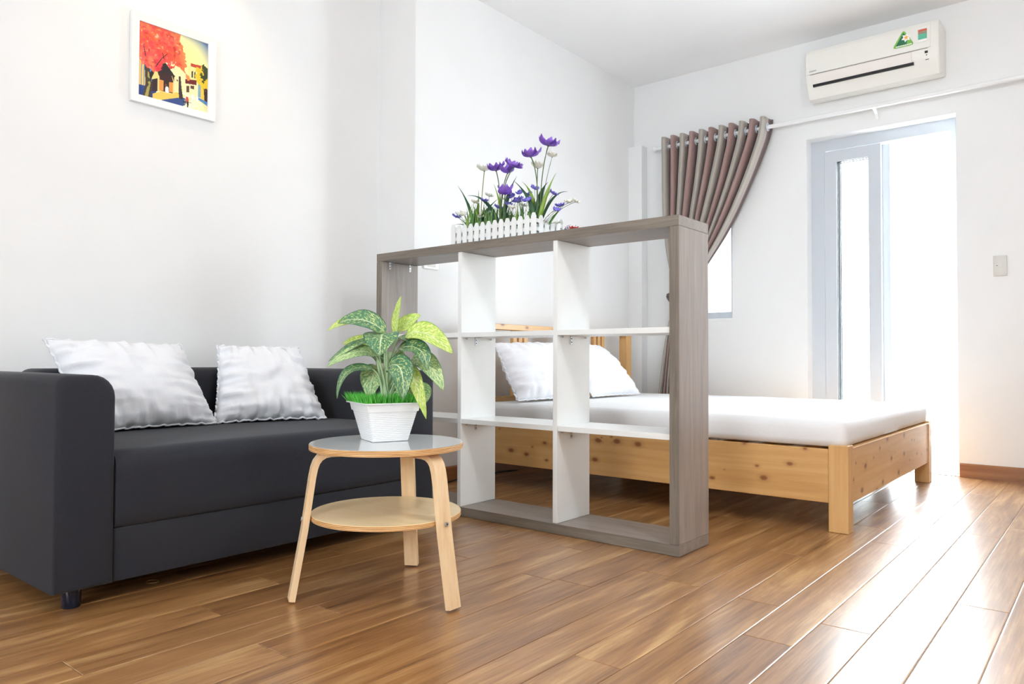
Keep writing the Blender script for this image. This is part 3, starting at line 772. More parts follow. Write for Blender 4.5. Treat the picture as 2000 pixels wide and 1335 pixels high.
def paint():
    W, H = 168, 176
    y, x = np.mgrid[0:H, 0:W]; u = (x+.5)/W; v = (y+.5)/H
    rng = np.random.default_rng(5)
    def fbm(s, seed):
        r = np.random.default_rng(seed); o = np.zeros((H, W)); a = 1
        for k in range(4):
            g = r.random((s+2, s+2)); gx, gy = u*s, v*s; ix, iy = gx.astype(int), gy.astype(int); fx, fy = gx-ix, gy-iy
            o += a*((g[iy, ix]*(1-fx)+g[iy, ix+1]*fx)*(1-fy)+(g[iy+1, ix]*(1-fx)+g[iy+1, ix+1]*fx)*fy); s *= 2; a *= .6
        return (o-o.min())/(o.max()-o.min())
    n1, n2, n3 = fbm(6, 1), fbm(14, 2), fbm(24, 3)
    img = np.zeros((H, W, 3)); C = lambda *c: np.array(c)/255.
    def put(mask, c, a=1.0):
        a = np.clip(mask*a, 0, 1)[..., None]; img[:] = img*(1-a)+(c if getattr(c, 'ndim', 1) == 3 else np.asarray(c))*a
    def poly(pts):
        ins = np.zeros((H, W), bool); k = len(pts)
        for i in range(k):
            x0, y0 = pts[i]; x1, y1 = pts[(i+1) % k]
            c = ((y0 > v) != (y1 > v)) & (u < (x1-x0)*(v-y0)/((y1-y0) or 1e-9)+x0); ins ^= c
        return ins*1.0
    def line(pts, w0, w1):
        m_ = np.zeros((H, W)); k = len(pts)
        for i in range(k-1):
            (x0, y0), (x1, y1) = pts[i], pts[i+1]; d = (x1-x0)**2+(y1-y0)**2
            t = np.clip(((u-x0)*(x1-x0)+(v-y0)*(y1-y0))/d, 0, 1); ds = np.hypot(u-x0-t*(x1-x0), v-y0-t*(y1-y0))
            w_ = w0+(w1-w0)*(i+t)/(k-1); m_ = np.maximum(m_, ds < w_)
        return m_
    put(np.ones((H, W)), C(250, 240, 190))
    put(np.clip((u-.55)*2.4-(v)*3.0+.1, 0, 1), C(70, 110, 180))
    put(np.clip((.42-np.hypot(u-.72, v-.28))*3, 0, 1), C(255, 246, 160))
    put(poly([(0, .42), (.22, .42), (.22, .9), (0, .9)]), C(80, 140, 205))
    for q in ((.02, .5), (.055, .47), (.09, .52)): put(poly([(q[0], q[1]), (q[0]+.02, q[1]), (q[0]+.02, .85), (q[0], .85)]), C(245, 200, 90))
    put(poly([(0, .85), (.25, .85), (.25, 1), (0, 1)]), C(30, 60, 130))
    # far houses
    put(poly([(.5, .55), (.86, .52), (.86, .82), (.5, .82)]), C(252, 236, 180))
    put(poly([(.70, .40), (.86, .40), (.86, .60), (.70, .60)]), C(250, 228, 150))
    put(poly([(.74, .355), (.90, .345), (.88, .40), (.74, .40)]), C(190, 60, 40))
    put(poly([(.75, .47), (.775, .45), (.775, .55), (.75, .55)])+poly([(.79, .47), (.81, .45), (.81, .55), (.79, .55)]), C(60, 60, 60))
    put(poly([(.66, .60), (.83, .57), (.83, .64), (.66, .66)]), C(110, 24, 26))
    put(poly([(.68, .69), (.72, .68), (.72, .77), (.68, .78)])+poly([(.74, .67), (.79, .66), (.79, .71), (.74, .71)]), C(90, 60, 40))
    put(poly([(.85, .62), (.92, .60), (.92, .80), (.85, .80)]), C(130, 170, 190))
    put(poly([(.89, .62), (1, .58), (1, .85), (.89, .82)]), C(246, 200, 70))
    put(poly([(.93, .58), (1, .53), (1, .86), (.95, .83)]), C(60, 22, 30))
    # street
    put(poly([(.3, .85), (.6, .78), (1, .84), (1, 1), (.2, 1)]), C(253, 244, 206))
    put(poly([(.84, .80), (1, .84), (1, .90), (.86, .84)]), C(70, 130, 190))
    put(poly([(.2, .93), (.45, .80), (.66, .84), (.38, .97), (.2, 1)]), C(240, 200, 90))
    put(poly([(.34, .975), (.62, .865), (.70, .88), (.66, .97), (.60, 1), (.3, 1)]), C(36, 66, 130), .95)
    put(np.clip((n2-.35)*2, 0, .5)*(v > .84)*(u > .65), C(246, 214, 130))
    # near house
    put(poly([(.18, .62), (.30, .46), (.52, .60), (.50, .86), (.20, .88)]), C(246, 214, 130))
    put(poly([(.24, .52), (.38, .46), (.56, .66), (.50, .68), (.46, .60), (.28, .66)]), C(36, 26, 26))
    put(poly([(.28, .62), (.46, .60), (.49, .70), (.30, .72)]), C(54, 22, 24))
    put(poly([(.29, .70), (.48, .69), (.48, .85), (.29, .86)]), C(44, 26, 22))
    put(poly([(.29, .71), (.35, .71), (.35, .85), (.29, .86)])+poly([(.43, .71), (.48, .70), (.48, .84), (.43, .84)]), C(232, 150, 70))
    put(poly([(.19, .74), (.27, .70), (.27, .88), (.19, .90)]), C(50, 30, 36))
    put(poly([(.50, .62), (.53, .60), (.56, .80), (.50, .84)]), C(250, 230, 170))
    # right tree
    put((np.hypot((u-.94)/.13, (v-.50)/.17)+(n3-.5)*.9 < 1)*1., C(228, 196, 40))
    put((np.hypot((u-.96)/.10, (v-.46)/.13)+(n2-.5)*1.4 < .75)*1., C(50, 60, 26))
    # trunks
    put(line([(.12, 1.0), (.15, .82), (.13, .66), (.11, .5), (.08, .36)], .055, .018), C(62, 52, 36))
    put(line([(.16, .72), (.24, .55), (.34, .42)], .025, .01)+line([(.12, .55), (.05, .42)], .014, .008), C(40, 30, 24))
    put(line([(.12, .98), (.155, .8), (.14, .66)], .022, .01)*(n3 > .45), C(170, 156, 84))
    put(line([(.60, .87), (.585, .74), (.58, .6)], .03, .014), C(56, 42, 34))
    # red canopy
    edge = .52-.10*np.abs(u-.30)-.32*np.clip(u-.45, 0, 1)*0+.10*np.sin(u*9)
    can = ((v < edge+(n2-.5)*.22+np.where(u > .4, (u-.4)*.5, 0)) & (u < .60+(n1-.5)*.2+.30*np.clip(v-.1, 0, .5)))*1.
    red = np.stack([.86+.14*n2, .16+.40*n3*np.clip(1.15-1.3*v, 0, 1)+.30*np.clip(u-.4, 0, 1), .18+.20*n1], -1)
    put(can, np.clip(red, 0, 1))
    put(can*np.clip((n1-.5)*2.4, 0, .75), C(246, 150, 80)); put(can*np.clip((n2-.66)*4, 0, .8), C(190, 40, 40))
    put(can*np.clip(u-.5, 0, 1)*2.2, C(252, 214, 90)); put(can*(n3 > .8), C(250, 200, 190), .7)
    put(line([(.24, .55), (.32, .42), (.40, .33)], .006, .004)+line([(.33, .34), (.36, .42)], .005, .004)+line([(.10, .45), (.07, .30)], .006, .004), C(60, 20, 24))
    # people
    put(line([(.40, .80), (.40, .84)], .022, .026), C(250, 250, 250)); put(line([(.385, .76), (.385, .77)], .014, .014), C(120, 70, 40))
    put(line([(.69, .86), (.70, .91)], .020, .016), C(214, 70, 60)); put(line([(.70, .92), (.70, .98)], .014, .010), C(30, 26, 30))
    put(line([(.64, .92), (.75, .91)], .004, .004)+line([(.635, .925), (.665, .925)], .008, .008), C(40, 30, 26))
    for q in (.77, .84): put(line([(q, .80), (q, .86)], .014, .016), C(255, 253, 240))
    lin = np.where(img <= .04045, img/12.92, ((img+.055)/1.055)**2.4)
    return lin, W, H
lin, W_, H_ = paint()
b = bmesh.new(); ya, yb, za, zb = py0+fw-.002, py1-fw+.002, pz0+fw-.002, pz1-fw+.002
V = [[b.verts.new((PX+.010, ya+(yb-ya)*i/W_, zb-(zb-za)*k/H_)) for i in range(W_+1)] for k in range(H_+1)]
for k in range(H_):
    for i in range(W_): b.faces.new((V[k][i], V[k+1][i], V[k+1][i+1], V[k][i+1]))
tp = NT('painted_canvas'); tp.set(Roughness=.45); at_ = tp.n('ShaderNodeVertexColor', layer_name='paint'); tp.color(at_.outputs[0])
cv = mobj('canvas', b, tp.m, pc)
ca = cv.data.color_attributes.new('paint', 'FLOAT_COLOR', 'CORNER')
arr = np.ones((H_*W_, 4, 4), np.float32); arr[:, :, :3] = lin.reshape(-1, 1, 3)
ca.data.foreach_set('color', arr.ravel())
cv['label'] = 'painted street scene'
# ceiling spotlight over the painting
sl = thing('ceiling_spotlight', (.12, 1.56, ZC), 'small white recessed ceiling spotlight above the framed painting', 'spotlight')
b = bmesh.new(); tube(b, [(.12+.045*math.cos(a), 1.56+.045*math.sin(a), ZC-.003) for a in [2*math.pi*k/28 for k in range(28)]], .007, 8, True)
mobj('trim_ring', b, M['white_gloss'], sl, True)
tl = NT('lamp_lens'); tl.set(Emission_Color=(1, .82, .55, 1), Emission_Strength=8.0)
mobj('lens', lathe(bmesh.new(), (.12, 1.56, ZC-.004), [(.042, 0), (.042, .003)], 24), tl.m, sl)
sp = bpy.data.lights.new('spot_lamp', 'SPOT'); sp.energy = 17; sp.color = (1, .74, .40); sp.spot_size = R(84); sp.spot_blend = .7; sp.shadow_soft_size = .03
so = bpy.data.objects.new('spot_lamp', sp); COL.objects.link(so); so.location = (.12, 1.56, ZC-.012)
so.rotation_euler = (Vector((PX, 1.56, 1.75))-Vector((.12, 1.56, ZC))).to_track_quat('-Z', 'Y').to_euler()

# ------------------------------------------------------------------ potted plant on the side table
pf_ = (Vector((1.269, 1.511, 0))-Vector((1.229, 1.405, 0))).normalized(); pl_ = Vector((-pf_.y, pf_.x, 0))
PCt = Vector((1.198, 1.474, TZ))
pp = thing('potted_plant', PCt, 'artificial dieffenbachia with speckled leaves in a white square pot', 'plant')
def sqring(b, h, half, rad=.006, c=PCt):
    out = []
    for k, (sx, sy) in enumerate(((1, -1), (1, 1), (-1, 1), (-1, -1))):
        for j in range(4):
            a = R(-90+90*k+30*j)
            q = c+pf_*(sx*(half-rad)+rad*math.cos(a))+pl_*(sy*(half-rad)+rad*math.sin(a)); out.append(b.verts.new(q+Vector((0, 0, h))))
    return out
b = bmesh.new(); rings = []; HH = .116
seq = [(.0008, .0535), (.003, .0555)]
nr = 15
for i in range(nr):
    z0 = .006+(.088-.006)*i/nr; z1 = .006+(.088-.006)*(i+1)/nr; hf = .0555+(.0745-.0555)*(i+.5)/nr
    seq += [(z0+.0004, hf-.0006), (z0+.0012, hf+.0003), (z1-.0012, hf+.0009), (z1-.0002, hf+.0002)]
seq += [(.089, .0785), (.110, .0825), (.111, .0905), (.1135, .0915), (.1145, .0905), (.1145, .0815), (.108, .0805), (.100, .078)]
for h, hf in seq: rings.append(sqring(b, h, hf))
for P, Q in zip(rings, rings[1:]):
    for j in range(16): b.faces.new((P[j], P[(j+1) % 16], Q[(j+1) % 16], Q[j]))
b.faces.new(rings[0][::-1]); b.faces.new(rings[-1])
tpw = NT('woven_pot'); tpw.set(Roughness=.35, Base_Color=(.86, .87, .88, 1))
brk = tpw.n('ShaderNodeTexBrick', inp={'Vector': tpw.n('ShaderNodeMapping', inp={0: tpw.n('ShaderNodeTexCoord').outputs['Object'], 2: (R(90), 0, R(25)), 3: (1, 1, 1)}).outputs[0], 'Scale': 60.0, 'Mortar Size': .03})
tpw.bump(brk.outputs['Fac'], .3, .001)
mobj('pot', b, tpw.m, pp, True, angle=35)
# grass mat (uncountable blades)
b = bmesh.new(); rg = random.Random(4)
for i in range(1500):
    a, c = rg.uniform(-.085, .085), rg.uniform(-.085, .085)
    if rg.random() < .35:
        if rg.random() < .5: a = math.copysign(rg.uniform(.072, .088), a)
        else: c = math.copysign(rg.uniform(.072, .088), c)
    q = PCt+pf_*a+pl_*c+Vector((0, 0, .111)); h = rg.uniform(.020, .036)
    out = (pf_*a+pl_*c)*(.10 if max(abs(a), abs(c)) < .07 else .16)
    an = rg.uniform(0, 6.28); s = Vector((math.cos(an), math.sin(an), 0))*.0011
    t = q+Vector((rg.uniform(-.005, .005), rg.uniform(-.005, .005), h))+out; mdl = q.lerp(t, .55)+Vector((0, 0, .002))
    v = [b.verts.new(x) for x in (q-s, q+s, mdl+s*.8, t, mdl-s*.8)]; b.faces.new(v)
mobj('grass_mat', b, plain('plastic_grass', srgb(92, 192, 72), .45, .35, 60), pp, kind='stuff')
b = bmesh.new(); rr = [sqring(b, z, h) for z, h in ((.104, .075), (.1115, .0825), (.1125, .079))]
for P, Q in zip(rr, rr[1:]):
    for j in range(16): b.faces.new((P[j], P[(j+1) % 16], Q[(j+1) % 16], Q[j]))
b.faces.new(rr[0][::-1]); b.faces.new(rr[-1]); mobj('grass_base', b, plain('grass_base_green', srgb(26, 84, 40), .7, .2, 60), pp)
def leaf_mat(name, dark, mid, light, amount, edge):
    t = NT(name); t.set(Roughness=.38, Subsurface_Weight=.0)
    uv = t.n('ShaderNodeTexCoord').outputs['UV']; sp_ = t.n('ShaderNodeSeparateXYZ', inp={0: uv})
    au = t.n('ShaderNodeMath', operation='ABSOLUTE', inp={0: sp_.outputs[0]}).outputs[0]
    rn = t.n('ShaderNodeObjectInfo').outputs['Random']
    vv = t.n('ShaderNodeVectorMath', operation='ADD', inp={0: uv, 1: t.n('ShaderNodeMath', operation='MULTIPLY', inp={0: rn, 1: 17.}).outputs[0]}).outputs[0]
    # side veins sweep from the midrib towards the tip
    shv = t.n('ShaderNodeMath', operation='SUBTRACT', inp={0: sp_.outputs[1], 1: t.n('ShaderNodeMath', operation='MULTIPLY', inp={0: au, 1: .22}).outputs[0]}).outputs[0]
    vec = t.n('ShaderNodeCombineXYZ', inp={0: t.n('ShaderNodeMath', operation='MULTIPLY', inp={0: sp_.outputs[0], 1: 2.2}).outputs[0], 1: t.n('ShaderNodeMath', operation='MULTIPLY', inp={0: shv, 1: 9.}).outputs[0], 2: t.n('ShaderNodeMath', operation='MULTIPLY', inp={0: rn, 1: 17.}).outputs[0]}).outputs[0]
    sk = t.noise(vec, 2.6, 4, .7, .6)
    c = t.mix(t.noise(vv, 2.5, 2), dark, mid)
    c = t.mix(t.ramp(sk, [(.5-amount, (0, 0, 0, 1)), (.58-amount*.6, (1, 1, 1, 1))]), c, light)
    c = t.mix(t.ramp(au, [(edge, (0, 0, 0, 1)), (min(1, edge+.14), (.85, .85, .85, 1))]), c, dark)
    c = t.mix(t.ramp(au, [(.025, (1, 1, 1, 1)), (.07, (0, 0, 0, 1))]), c, srgb(196, 214, 170))
    t.color(c)
    wv = t.n('ShaderNodeMath', operation='SINE', inp={0: t.n('ShaderNodeMath', operation='MULTIPLY', inp={0: shv, 1: 70.}).outputs[0]}).outputs[0]
    t.bump(wv, .25, .0012)
    b_ = t.b; out = t.t.nodes['Material Output']
    return t.m
LM = {'d': leaf_mat('leaf_dark_speckled', srgb(50, 104, 76), srgb(80, 134, 96), srgb(190, 206, 132), -.02, .84),
      'm': leaf_mat('leaf_mid_speckled', srgb(96, 148, 98), srgb(128, 172, 116), srgb(208, 222, 156), .03, .88),
      'l': leaf_mat('leaf_lime', srgb(140, 180, 58), srgb(168, 204, 76), srgb(222, 230, 150), .03, .9)}
PXM = 1/5.135/654.
Lr, Lu, Ld = rt.copy(), Vector((0, 0, 1)), Vector((F.x, F.y, 0)).normalized()*-1
Lr = Vector((Lr.x, Lr.y, 0)).normalized()
def pt(cx, cy, d=0):
    return PCt+Lr*((cx-640)*PXM)+Lu*((1110-cy)*PXM+.118)+Ld*d
def leaf_mesh(path, width, nrm, fold=.25, wave=.04, n=18, k=6, tipdroop=0, peak=.42):
    b = bmesh.new(); V = []; uvs = []
    for i, p in enumerate(path):
        t = i/(len(path)-1)
        tg = (path[min(i+1, len(path)-1)]-path[max(i-1, 0)]).normalized()
        s = tg.cross(nrm).normalized(); up_ = s.cross(tg).normalized()
        w_ = width*.5*(math.sin(math.pi*t**(math.log(.5)/math.log(peak))))**.72*(1-.15*t) if 0 < t < 1 else .0006
        for j in range(-k, k+1):
            e = j/k
            q = p+s*(w_*e)+up_*(w_*fold*(abs(e)**1.4)*(1-.5*t)+wave*w_*math.sin(t*11+2.1*e)*abs(e))
            V.append(b.verts.new(q)); uvs.append((e, t))
    m_ = 2*k+1
    for i in range(len(path)-1):
        for j in range(m_-1): b.faces.new((V[i*m_+j], V[i*m_+j+1], V[(i+1)*m_+j+1], V[(i+1)*m_+j]))
    return b, uvs
leaves = [  # base, mid (control), tip in drawing units, width, material, depths, facing normal (right, up, front)
 ((745, 470, .00), (745, 250, .00), (797, 62, .00), 105, 'l', (-.75, .1, .65)),
 ((765, 420, -.02), (850, 300, -.03), (990, 248, -.02), 150, 'l', (-.3, .55, .75)),
 ((655, 440, .02), (470, 230, .05), (208, 345, .06), 215, 'd', (.05, .75, .65)),
 ((600, 380, -.02), (360, 190, -.01), (76, 415, .02), 165, 'l', (-.1, .8, .6)),
 ((640, 445, .02), (640, 450, .09), (650, 665, .10), 270, 'd', (0, .35, .95)),
 ((850, 460, .01), (1050, 340, .04), (1335, 642, .06), 235, 'l', (.25, .7, .65)),
 ((780, 590, .03), (1080, 500, .07), (1092, 805, .08), 165, 'd', (.35, .6, .7)),
 ((905, 700, .00), (1090, 640, .04), (1245, 1005, .05), 185, 'm', (.35, .5, .8)),
 ((860, 750, .03), (960, 800, .08), (1085, 1275, .07), 130, 'l', (.5, .25, .8)),
 ((700, 775, .05), (900, 660, .11), (878, 1085, .11), 200, 'd', (.2, .4, .9)),
 ((560, 810, -.03), (470, 830, -.03), (490, 1105, -.01), 200, 'm', (-.15, .2, .95)),
 ((530, 500, .02), (330, 560, .05), (122, 722, .06), 120, 'd', (-.25, .8, .5)),
 ((565, 660, .03), (420, 540, .07), (122, 772, .08), 135, 'm', (-.15, .65, .75)),
 ((520, 580, -.04), (350, 470, -.05), (182, 545, -.04), 120, 'l', (-.1, .6, .8)),
 ((540, 800, .02), (230, 700, .06), (208, 1085, .06), 95, 'd', (-.5, .45, .7)),
 ((950, 940, -.03), (1000, 1040, -.03), (955, 1195, -.02), 190, 'm', (.2, .2, .95)),
 ((770, 880, .0), (850, 900, .03), (800, 1110, .04), 110, 'm', (.1, .3, .95)),
 ((760, 780, -.03), (770, 700, -.04), (800, 610, -.03), 150, 'm', (-.1, .2, .95)),
 ((640, 720, -.03), (560, 640, -.03), (470, 660, -.02), 130, 'd', (-.1, .5, .85)),
 ((770, 470, -.01), (900, 470, .03), (985, 580, .04), 100, 'd', (.2, .7, .65)),
]
stem_m = plain('plant_stem', srgb(178, 204, 160), .45, .12, 30)
for bs, md, tp_, wd, mt_, nm in leaves:
    p0, p1, p2 = pt(*bs), pt(*md), pt(*tp_)
    path = quad(p0, p1, p2, 19)
    nv = (Lr*nm[0]+Lu*nm[1]+Ld*nm[2]).normalized()
    b, uvs = leaf_mesh(path, wd*PXM*1.38, nv)
    # petiole grows with its leaf
    lf = mobj('leaf', b, LM[mt_], pp, True); uvset(lf, uvs)
    sm_ = lf.modifiers.new('thick', 'SOLIDIFY'); sm_.thickness = .0007
    root = PCt+Lr*random.uniform(-.006, .014)+Ld*random.uniform(-.01, .01)+Lu*.113
    ctl = root.lerp(p0, .6)+Lu*.03-(p1-p0)*.15
    b = bmesh.new(); tube(b, quad(root, ctl, p0+(p1-p0)*.05, 9), [.0034, .0032, .003, .0028, .0026, .0024, .0022, .002, .0012], 6)
    mobj('petiole', b, stem_m, lf, True)
for c0, c1, c2, r0_, r1_ in (((640, 1125), (650, 900), (690, 620), .0105, .006), ((665, 1125), (720, 980), (790, 880), .0075, .005), ((630, 1125), (600, 900), (560, 700), .006, .003), ((650, 1125), (640, 850), (640, 560), .007, .0035)):
    b = bmesh.new(); tube(b, quad(pt(*c0), pt(*c1), pt(*c2), 9), [r0_+(r1_-r0_)*i/8 for i in range(9)], 10)
    mobj('main_stem', b, stem_m, pp, True)

# ------------------------------------------------------------------ picket-fence planter on the shelf unit
QX0, QX1, QY0, QY1, QZ = .607, 1.082, 2.363, 2.560, ZT
pk = thing('flower_planter', ((QX0+QX1)/2, (QY0+QY1)/2, QZ), 'white picket-fence planter of artificial purple and white flowers on the shelf unit', 'planter')
def picket(px, py, along, h, wd=.0245, th=.005):
    b = bmesh.new(); pol = [(-wd/2, 0), (wd/2, 0), (wd/2, h-.014), (wd*.22, h), (-wd*.22, h), (-wd/2, h-.014)]
    if along == 'X': extr(b, [(px+a, QZ+.0005+c) for a, c in pol], py-th/2, py+th/2, 'Y')
    else: extr(b, [(py+a, QZ+.0005+c) for a, c in pol], px-th/2, px+th/2, 'X')
    return mobj('picket', b, M['fence'], pk)
NP = 14
for i in range(NP):
    x = QX0+.0125+(QX1-QX0-.025)*i/(NP-1)
    for y in (QY0+.0025, QY1-.0025): picket(x, y, 'X', .083 if i not in (0, NP-1) else .090)
for i in range(1, 5):
    y = QY0+(QY1-QY0)*i/5
    for x in (QX0+.0025, QX1-.0025): picket(x, y, 'Y', .083)
for z in (.018, .052):
    for y in (QY0+.0075, QY1-.0075): mobj('fence_rail', bx(QX0+.006, QX1-.006, y-.0025, y+.0025, QZ+z, QZ+z+.016), M['fence'], pk)
    for x in (QX0+.0075, QX1-.0075): mobj('fence_rail', bx(x-.0025, x+.0025, QY0+.0105, QY1-.0105, QZ+z, QZ+z+.016), M['fence'], pk)
mobj('liner', bx(QX0+.012, QX1-.012, QY0+.012, QY1-.012, QZ+.004, QZ+.048), plain('planter_liner', srgb(196, 204, 206), .6), pk)
QM = 1/4.944/490.      # drawing units of the flower sketch to metres
QC = Vector(((QX0+QX1)/2, QY0+.062, QZ))
def fp(cx, cy, d=0):
    q = QC+Vector(((cx-720)*QM/.773, 0, 0))+Ld*d; q.z = QZ+(1215-(cx-290)*.134-cy)*QM; return q
GL = {'d': plain('blade_dark_green', srgb(34, 82, 52), .4, .25, 30), 'l': plain('blade_yellow_green', srgb(124, 160, 50), .4, .2, 30), 'm': plain('blade_green', srgb(74, 124, 48), .4, .25, 40)}
def blade(pts, w0, mat, name='grass_blade'):
    P = quad(*pts, 12); b = bmesh.new(); V = []
    for i, p in enumerate(P):
        t = i/11; tg = (P[min(i+1, 11)]-P[max(i-1, 0)]).normalized(); s = tg.cross(Ld+Lu*.3).normalized()
        w_ = w0*(.45+.55*math.sin(math.pi*min(1, t*1.1+.1)))*(1-t**3)+.0003
        V.append((b.verts.new(p-s*w_), b.verts.new(p+tg.cross(s)*w_*.35), b.verts.new(p+s*w_)))
    for A, B in zip(V, V[1:]):
        b.faces.new((A[0], A[1], B[1], B[0])); b.faces.new((A[1], A[2], B[2], B[1]))
    o = mobj(name, b, mat, pk, True); sm_ = o.modifiers.new('thick', 'SOLIDIFY'); sm_.thickness = .0005; return o
BL = [((425, 1080), (420, 780), (235, 530), 22, 'd'), ((430, 1080), (480, 800), (472, 575), 22, 'l'), ((720, 1040), (600, 640), (355, 660), 22, 'd'),
      ((735, 1030), (740, 760), (640, 525), 22, 'l'), ((735, 1030), (760, 680), (885, 490), 26, 'd'), ((1085, 990), (1040, 700), (850, 540), 24, 'd'),
      ((1090, 990), (1070, 640), (940, 522), 22, 'l'), ((1090, 990), (1090, 640), (1195, 560), 34, 'd'), ((1100, 990), (1150, 700), (1270, 470), 24, 'l'),
      ((1110, 1000), (1220, 620), (1385, 640), 16, 'd'), ((430, 1080), (520, 820), (690, 690), 26, 'd'), ((740, 1040), (760, 880), (770, 700), 34, 'd'),
      ((1190, 990), (1260, 860), (1350, 780), 12, 'm'), ((400, 1060), (350, 960), (250, 885), 10, 'm'), ((385, 1060), (330, 940), (190, 995), 6, 'd')]
for i, (a, c, e, wd, k) in enumerate(BL):
    d = random.uniform(-.04, .02)
    blade((fp(*a, d), fp(*c, d+.01), fp(*e, d+random.uniform(-.03, .03))), wd*QM*.95, GL[k], 'long_leaf')
rg = random.Random(12)
for i in range(220):
    cx = rg.uniform(345, 1090); d = rg.uniform(-.07, .02); h = rg.uniform(130, 340); ln = rg.uniform(-90, 90)
    blade((fp(cx, 1100, d), fp(cx+ln*.2, 1100-h*.8, d), fp(cx+ln, 1100-h-rg.uniform(0, 60), d)), rg.uniform(5, 11)*QM, GL[rg.choice('dmml')])
PU = plain('petal_purple', srgb(146, 108, 214), .55, .25, 50); VI = plain('petal_violet', srgb(122, 116, 206), .55, .25, 60)
PW_ = plain('petal_white', srgb(238, 240, 228), .6, .04, 60); YE = plain('flower_eye', srgb(60, 60, 40), .6)
SG = plain('flower_stem', srgb(84, 110, 62), .5, .2, 30)
def flower(c, r, mat, n, tilt, seed, cup=.55, ruffle=.20):
    rs = random.Random(seed)
    ax = (Lu+Lr*tilt[0]+Ld*tilt[1]).normalized(); s = ax.orthogonal().normalized(); t = ax.cross(s)
    heads = []
    for k in range(n):
        a = 2*math.pi*k/n+rs.uniform(-.2, .2); dr = s*math.cos(a)+t*math.sin(a); sd_ = ax.cross(dr)
        b = bmesh.new(); V = []; L = r*rs.uniform(.85, 1.15); wd = L*(3.3/n)*rs.uniform(.9, 1.1)
        for i in range(6):
            u = i/5; row = []
            for j in range(-3, 4):
                e = j/3; wv = ruffle*L*math.sin(e*5+seed+k)*u*u
                row.append(b.verts.new(c+dr*(L*u*(1-.12*abs(e)**2))+sd_*(wd*e*math.sin(math.pi*(.12+.72*u))) + ax*(cup*L*u**1.6+wv)))
            V.append(row)
        for A, B in zip(V, V[1:]):
            for j in range(6): b.faces.new((A[j], A[j+1], B[j+1], B[j]))
        heads.append(b)
    return heads
def add_flower(cx, cy, r, mat, n, tilt, root, ctl, d=0, stem=4.5, cup=.55, seed=1, sc_=SG):
    c = fp(cx, cy, d)
    b = bmesh.new(); P = quad(fp(*root, d*.4), fp(*ctl, d), c, 12); tube(b, P, stem*QM, 6)
    st_ = mobj('flower_stem', b, sc_, pk, True)
    eye = bmesh.new(); bmesh.ops.create_icosphere(eye, subdivisions=1, radius=max(.0016, r*QM*.14), matrix=Matrix.Translation(c)); mobj('flower_base', eye, SG, st_, True)
    for h in flower(c, r*QM, mat, n, tilt, seed, cup):
        p = mobj('petal', h, mat, st_, True); q = p.modifiers.new('thick', 'SOLIDIFY'); q.thickness = .0004
add_flower(1195, 195, 105, PU, 5, (.2, .1), (1120, 990), (1110, 480), .0, 5.5, .55, 3)
add_flower(1025, 305, 100, PU, 5, (-.1, .15), (1090, 990), (1110, 470), .02, 5.5, .6, 8)
add_flower(670, 425, 95, PU, 5, (-.15, .2), (725, 1030), (725, 620), .03, 5.5, .7, 13)
add_flower(790, 440, 88, PU, 5, (-.1, .3), (725, 1030), (700, 640), .0, 5.5, .9, 17)
add_flower(850, 395, 100, PU, 5, (.35, .35), (735, 1030), (690, 620), .02, 5.5, .5, 22)
add_flower(765, 690, 80, PU, 4, (.0, .3), (745, 1040), (750, 850), .05, 5, 1.1, 27)
add_flower(540, 400, 80, PW_, 7, (0, .1), (500, 1050), (500, 800), .0, 5, .7, 31, plain('pale_stem', srgb(140, 148, 84), .5, .2, 30))
add_flower(1095, 400, 75, PW_, 7, (.1, .1), (1100, 990), (1080, 700), -.02, 5, .7, 37)
add_flower(1240, 270, 60, PW_, 6, (.1, .1), (1110, 990), (1150, 600), -.06, 3, .5, 38)
small = [(540, 735, 'v'), (690, 790, 'v'), (660, 890, 'v'), (665, 930, 'v'), (840, 690, 'v'), (870, 720, 'v'), (905, 700, 'v'), (920, 635, 'v'), (895, 745, 'v'), (800, 780, 'v'),
         (990, 730, 'v'), (1000, 750, 'v'), (1065, 600, 'v'), (1015, 665, 'v'), (1240, 695, 'v'), (1315, 785, 'v'), (1275, 850, 'v'), (218, 890, 'v'),
         (250, 850, 'w'), (300, 850, 'w'), (590, 650, 'w'), (430, 745, 'w'), (780, 690, 'w'), (840, 820, 'w'), (950, 770, 'w'), (1210, 650, 'w'), (1400, 765, 'w'), (1450, 760, 'w'), (1290, 945, 'w'), (500, 890, 'w')]
for i, (cx, cy, k) in enumerate(small):
    rx_ = min(1080, max(360, cx+random.uniform(-60, 60)))
    add_flower(cx, cy, random.uniform(38, 54), VI if k == 'v' else PW_, 5, (random.uniform(-.6, .6), random.uniform(0, .8)), (rx_, 1080), ((cx+rx_)/2, (cy+1000)/2-60), random.uniform(-.06, .03), 2.2, .5, i+50)

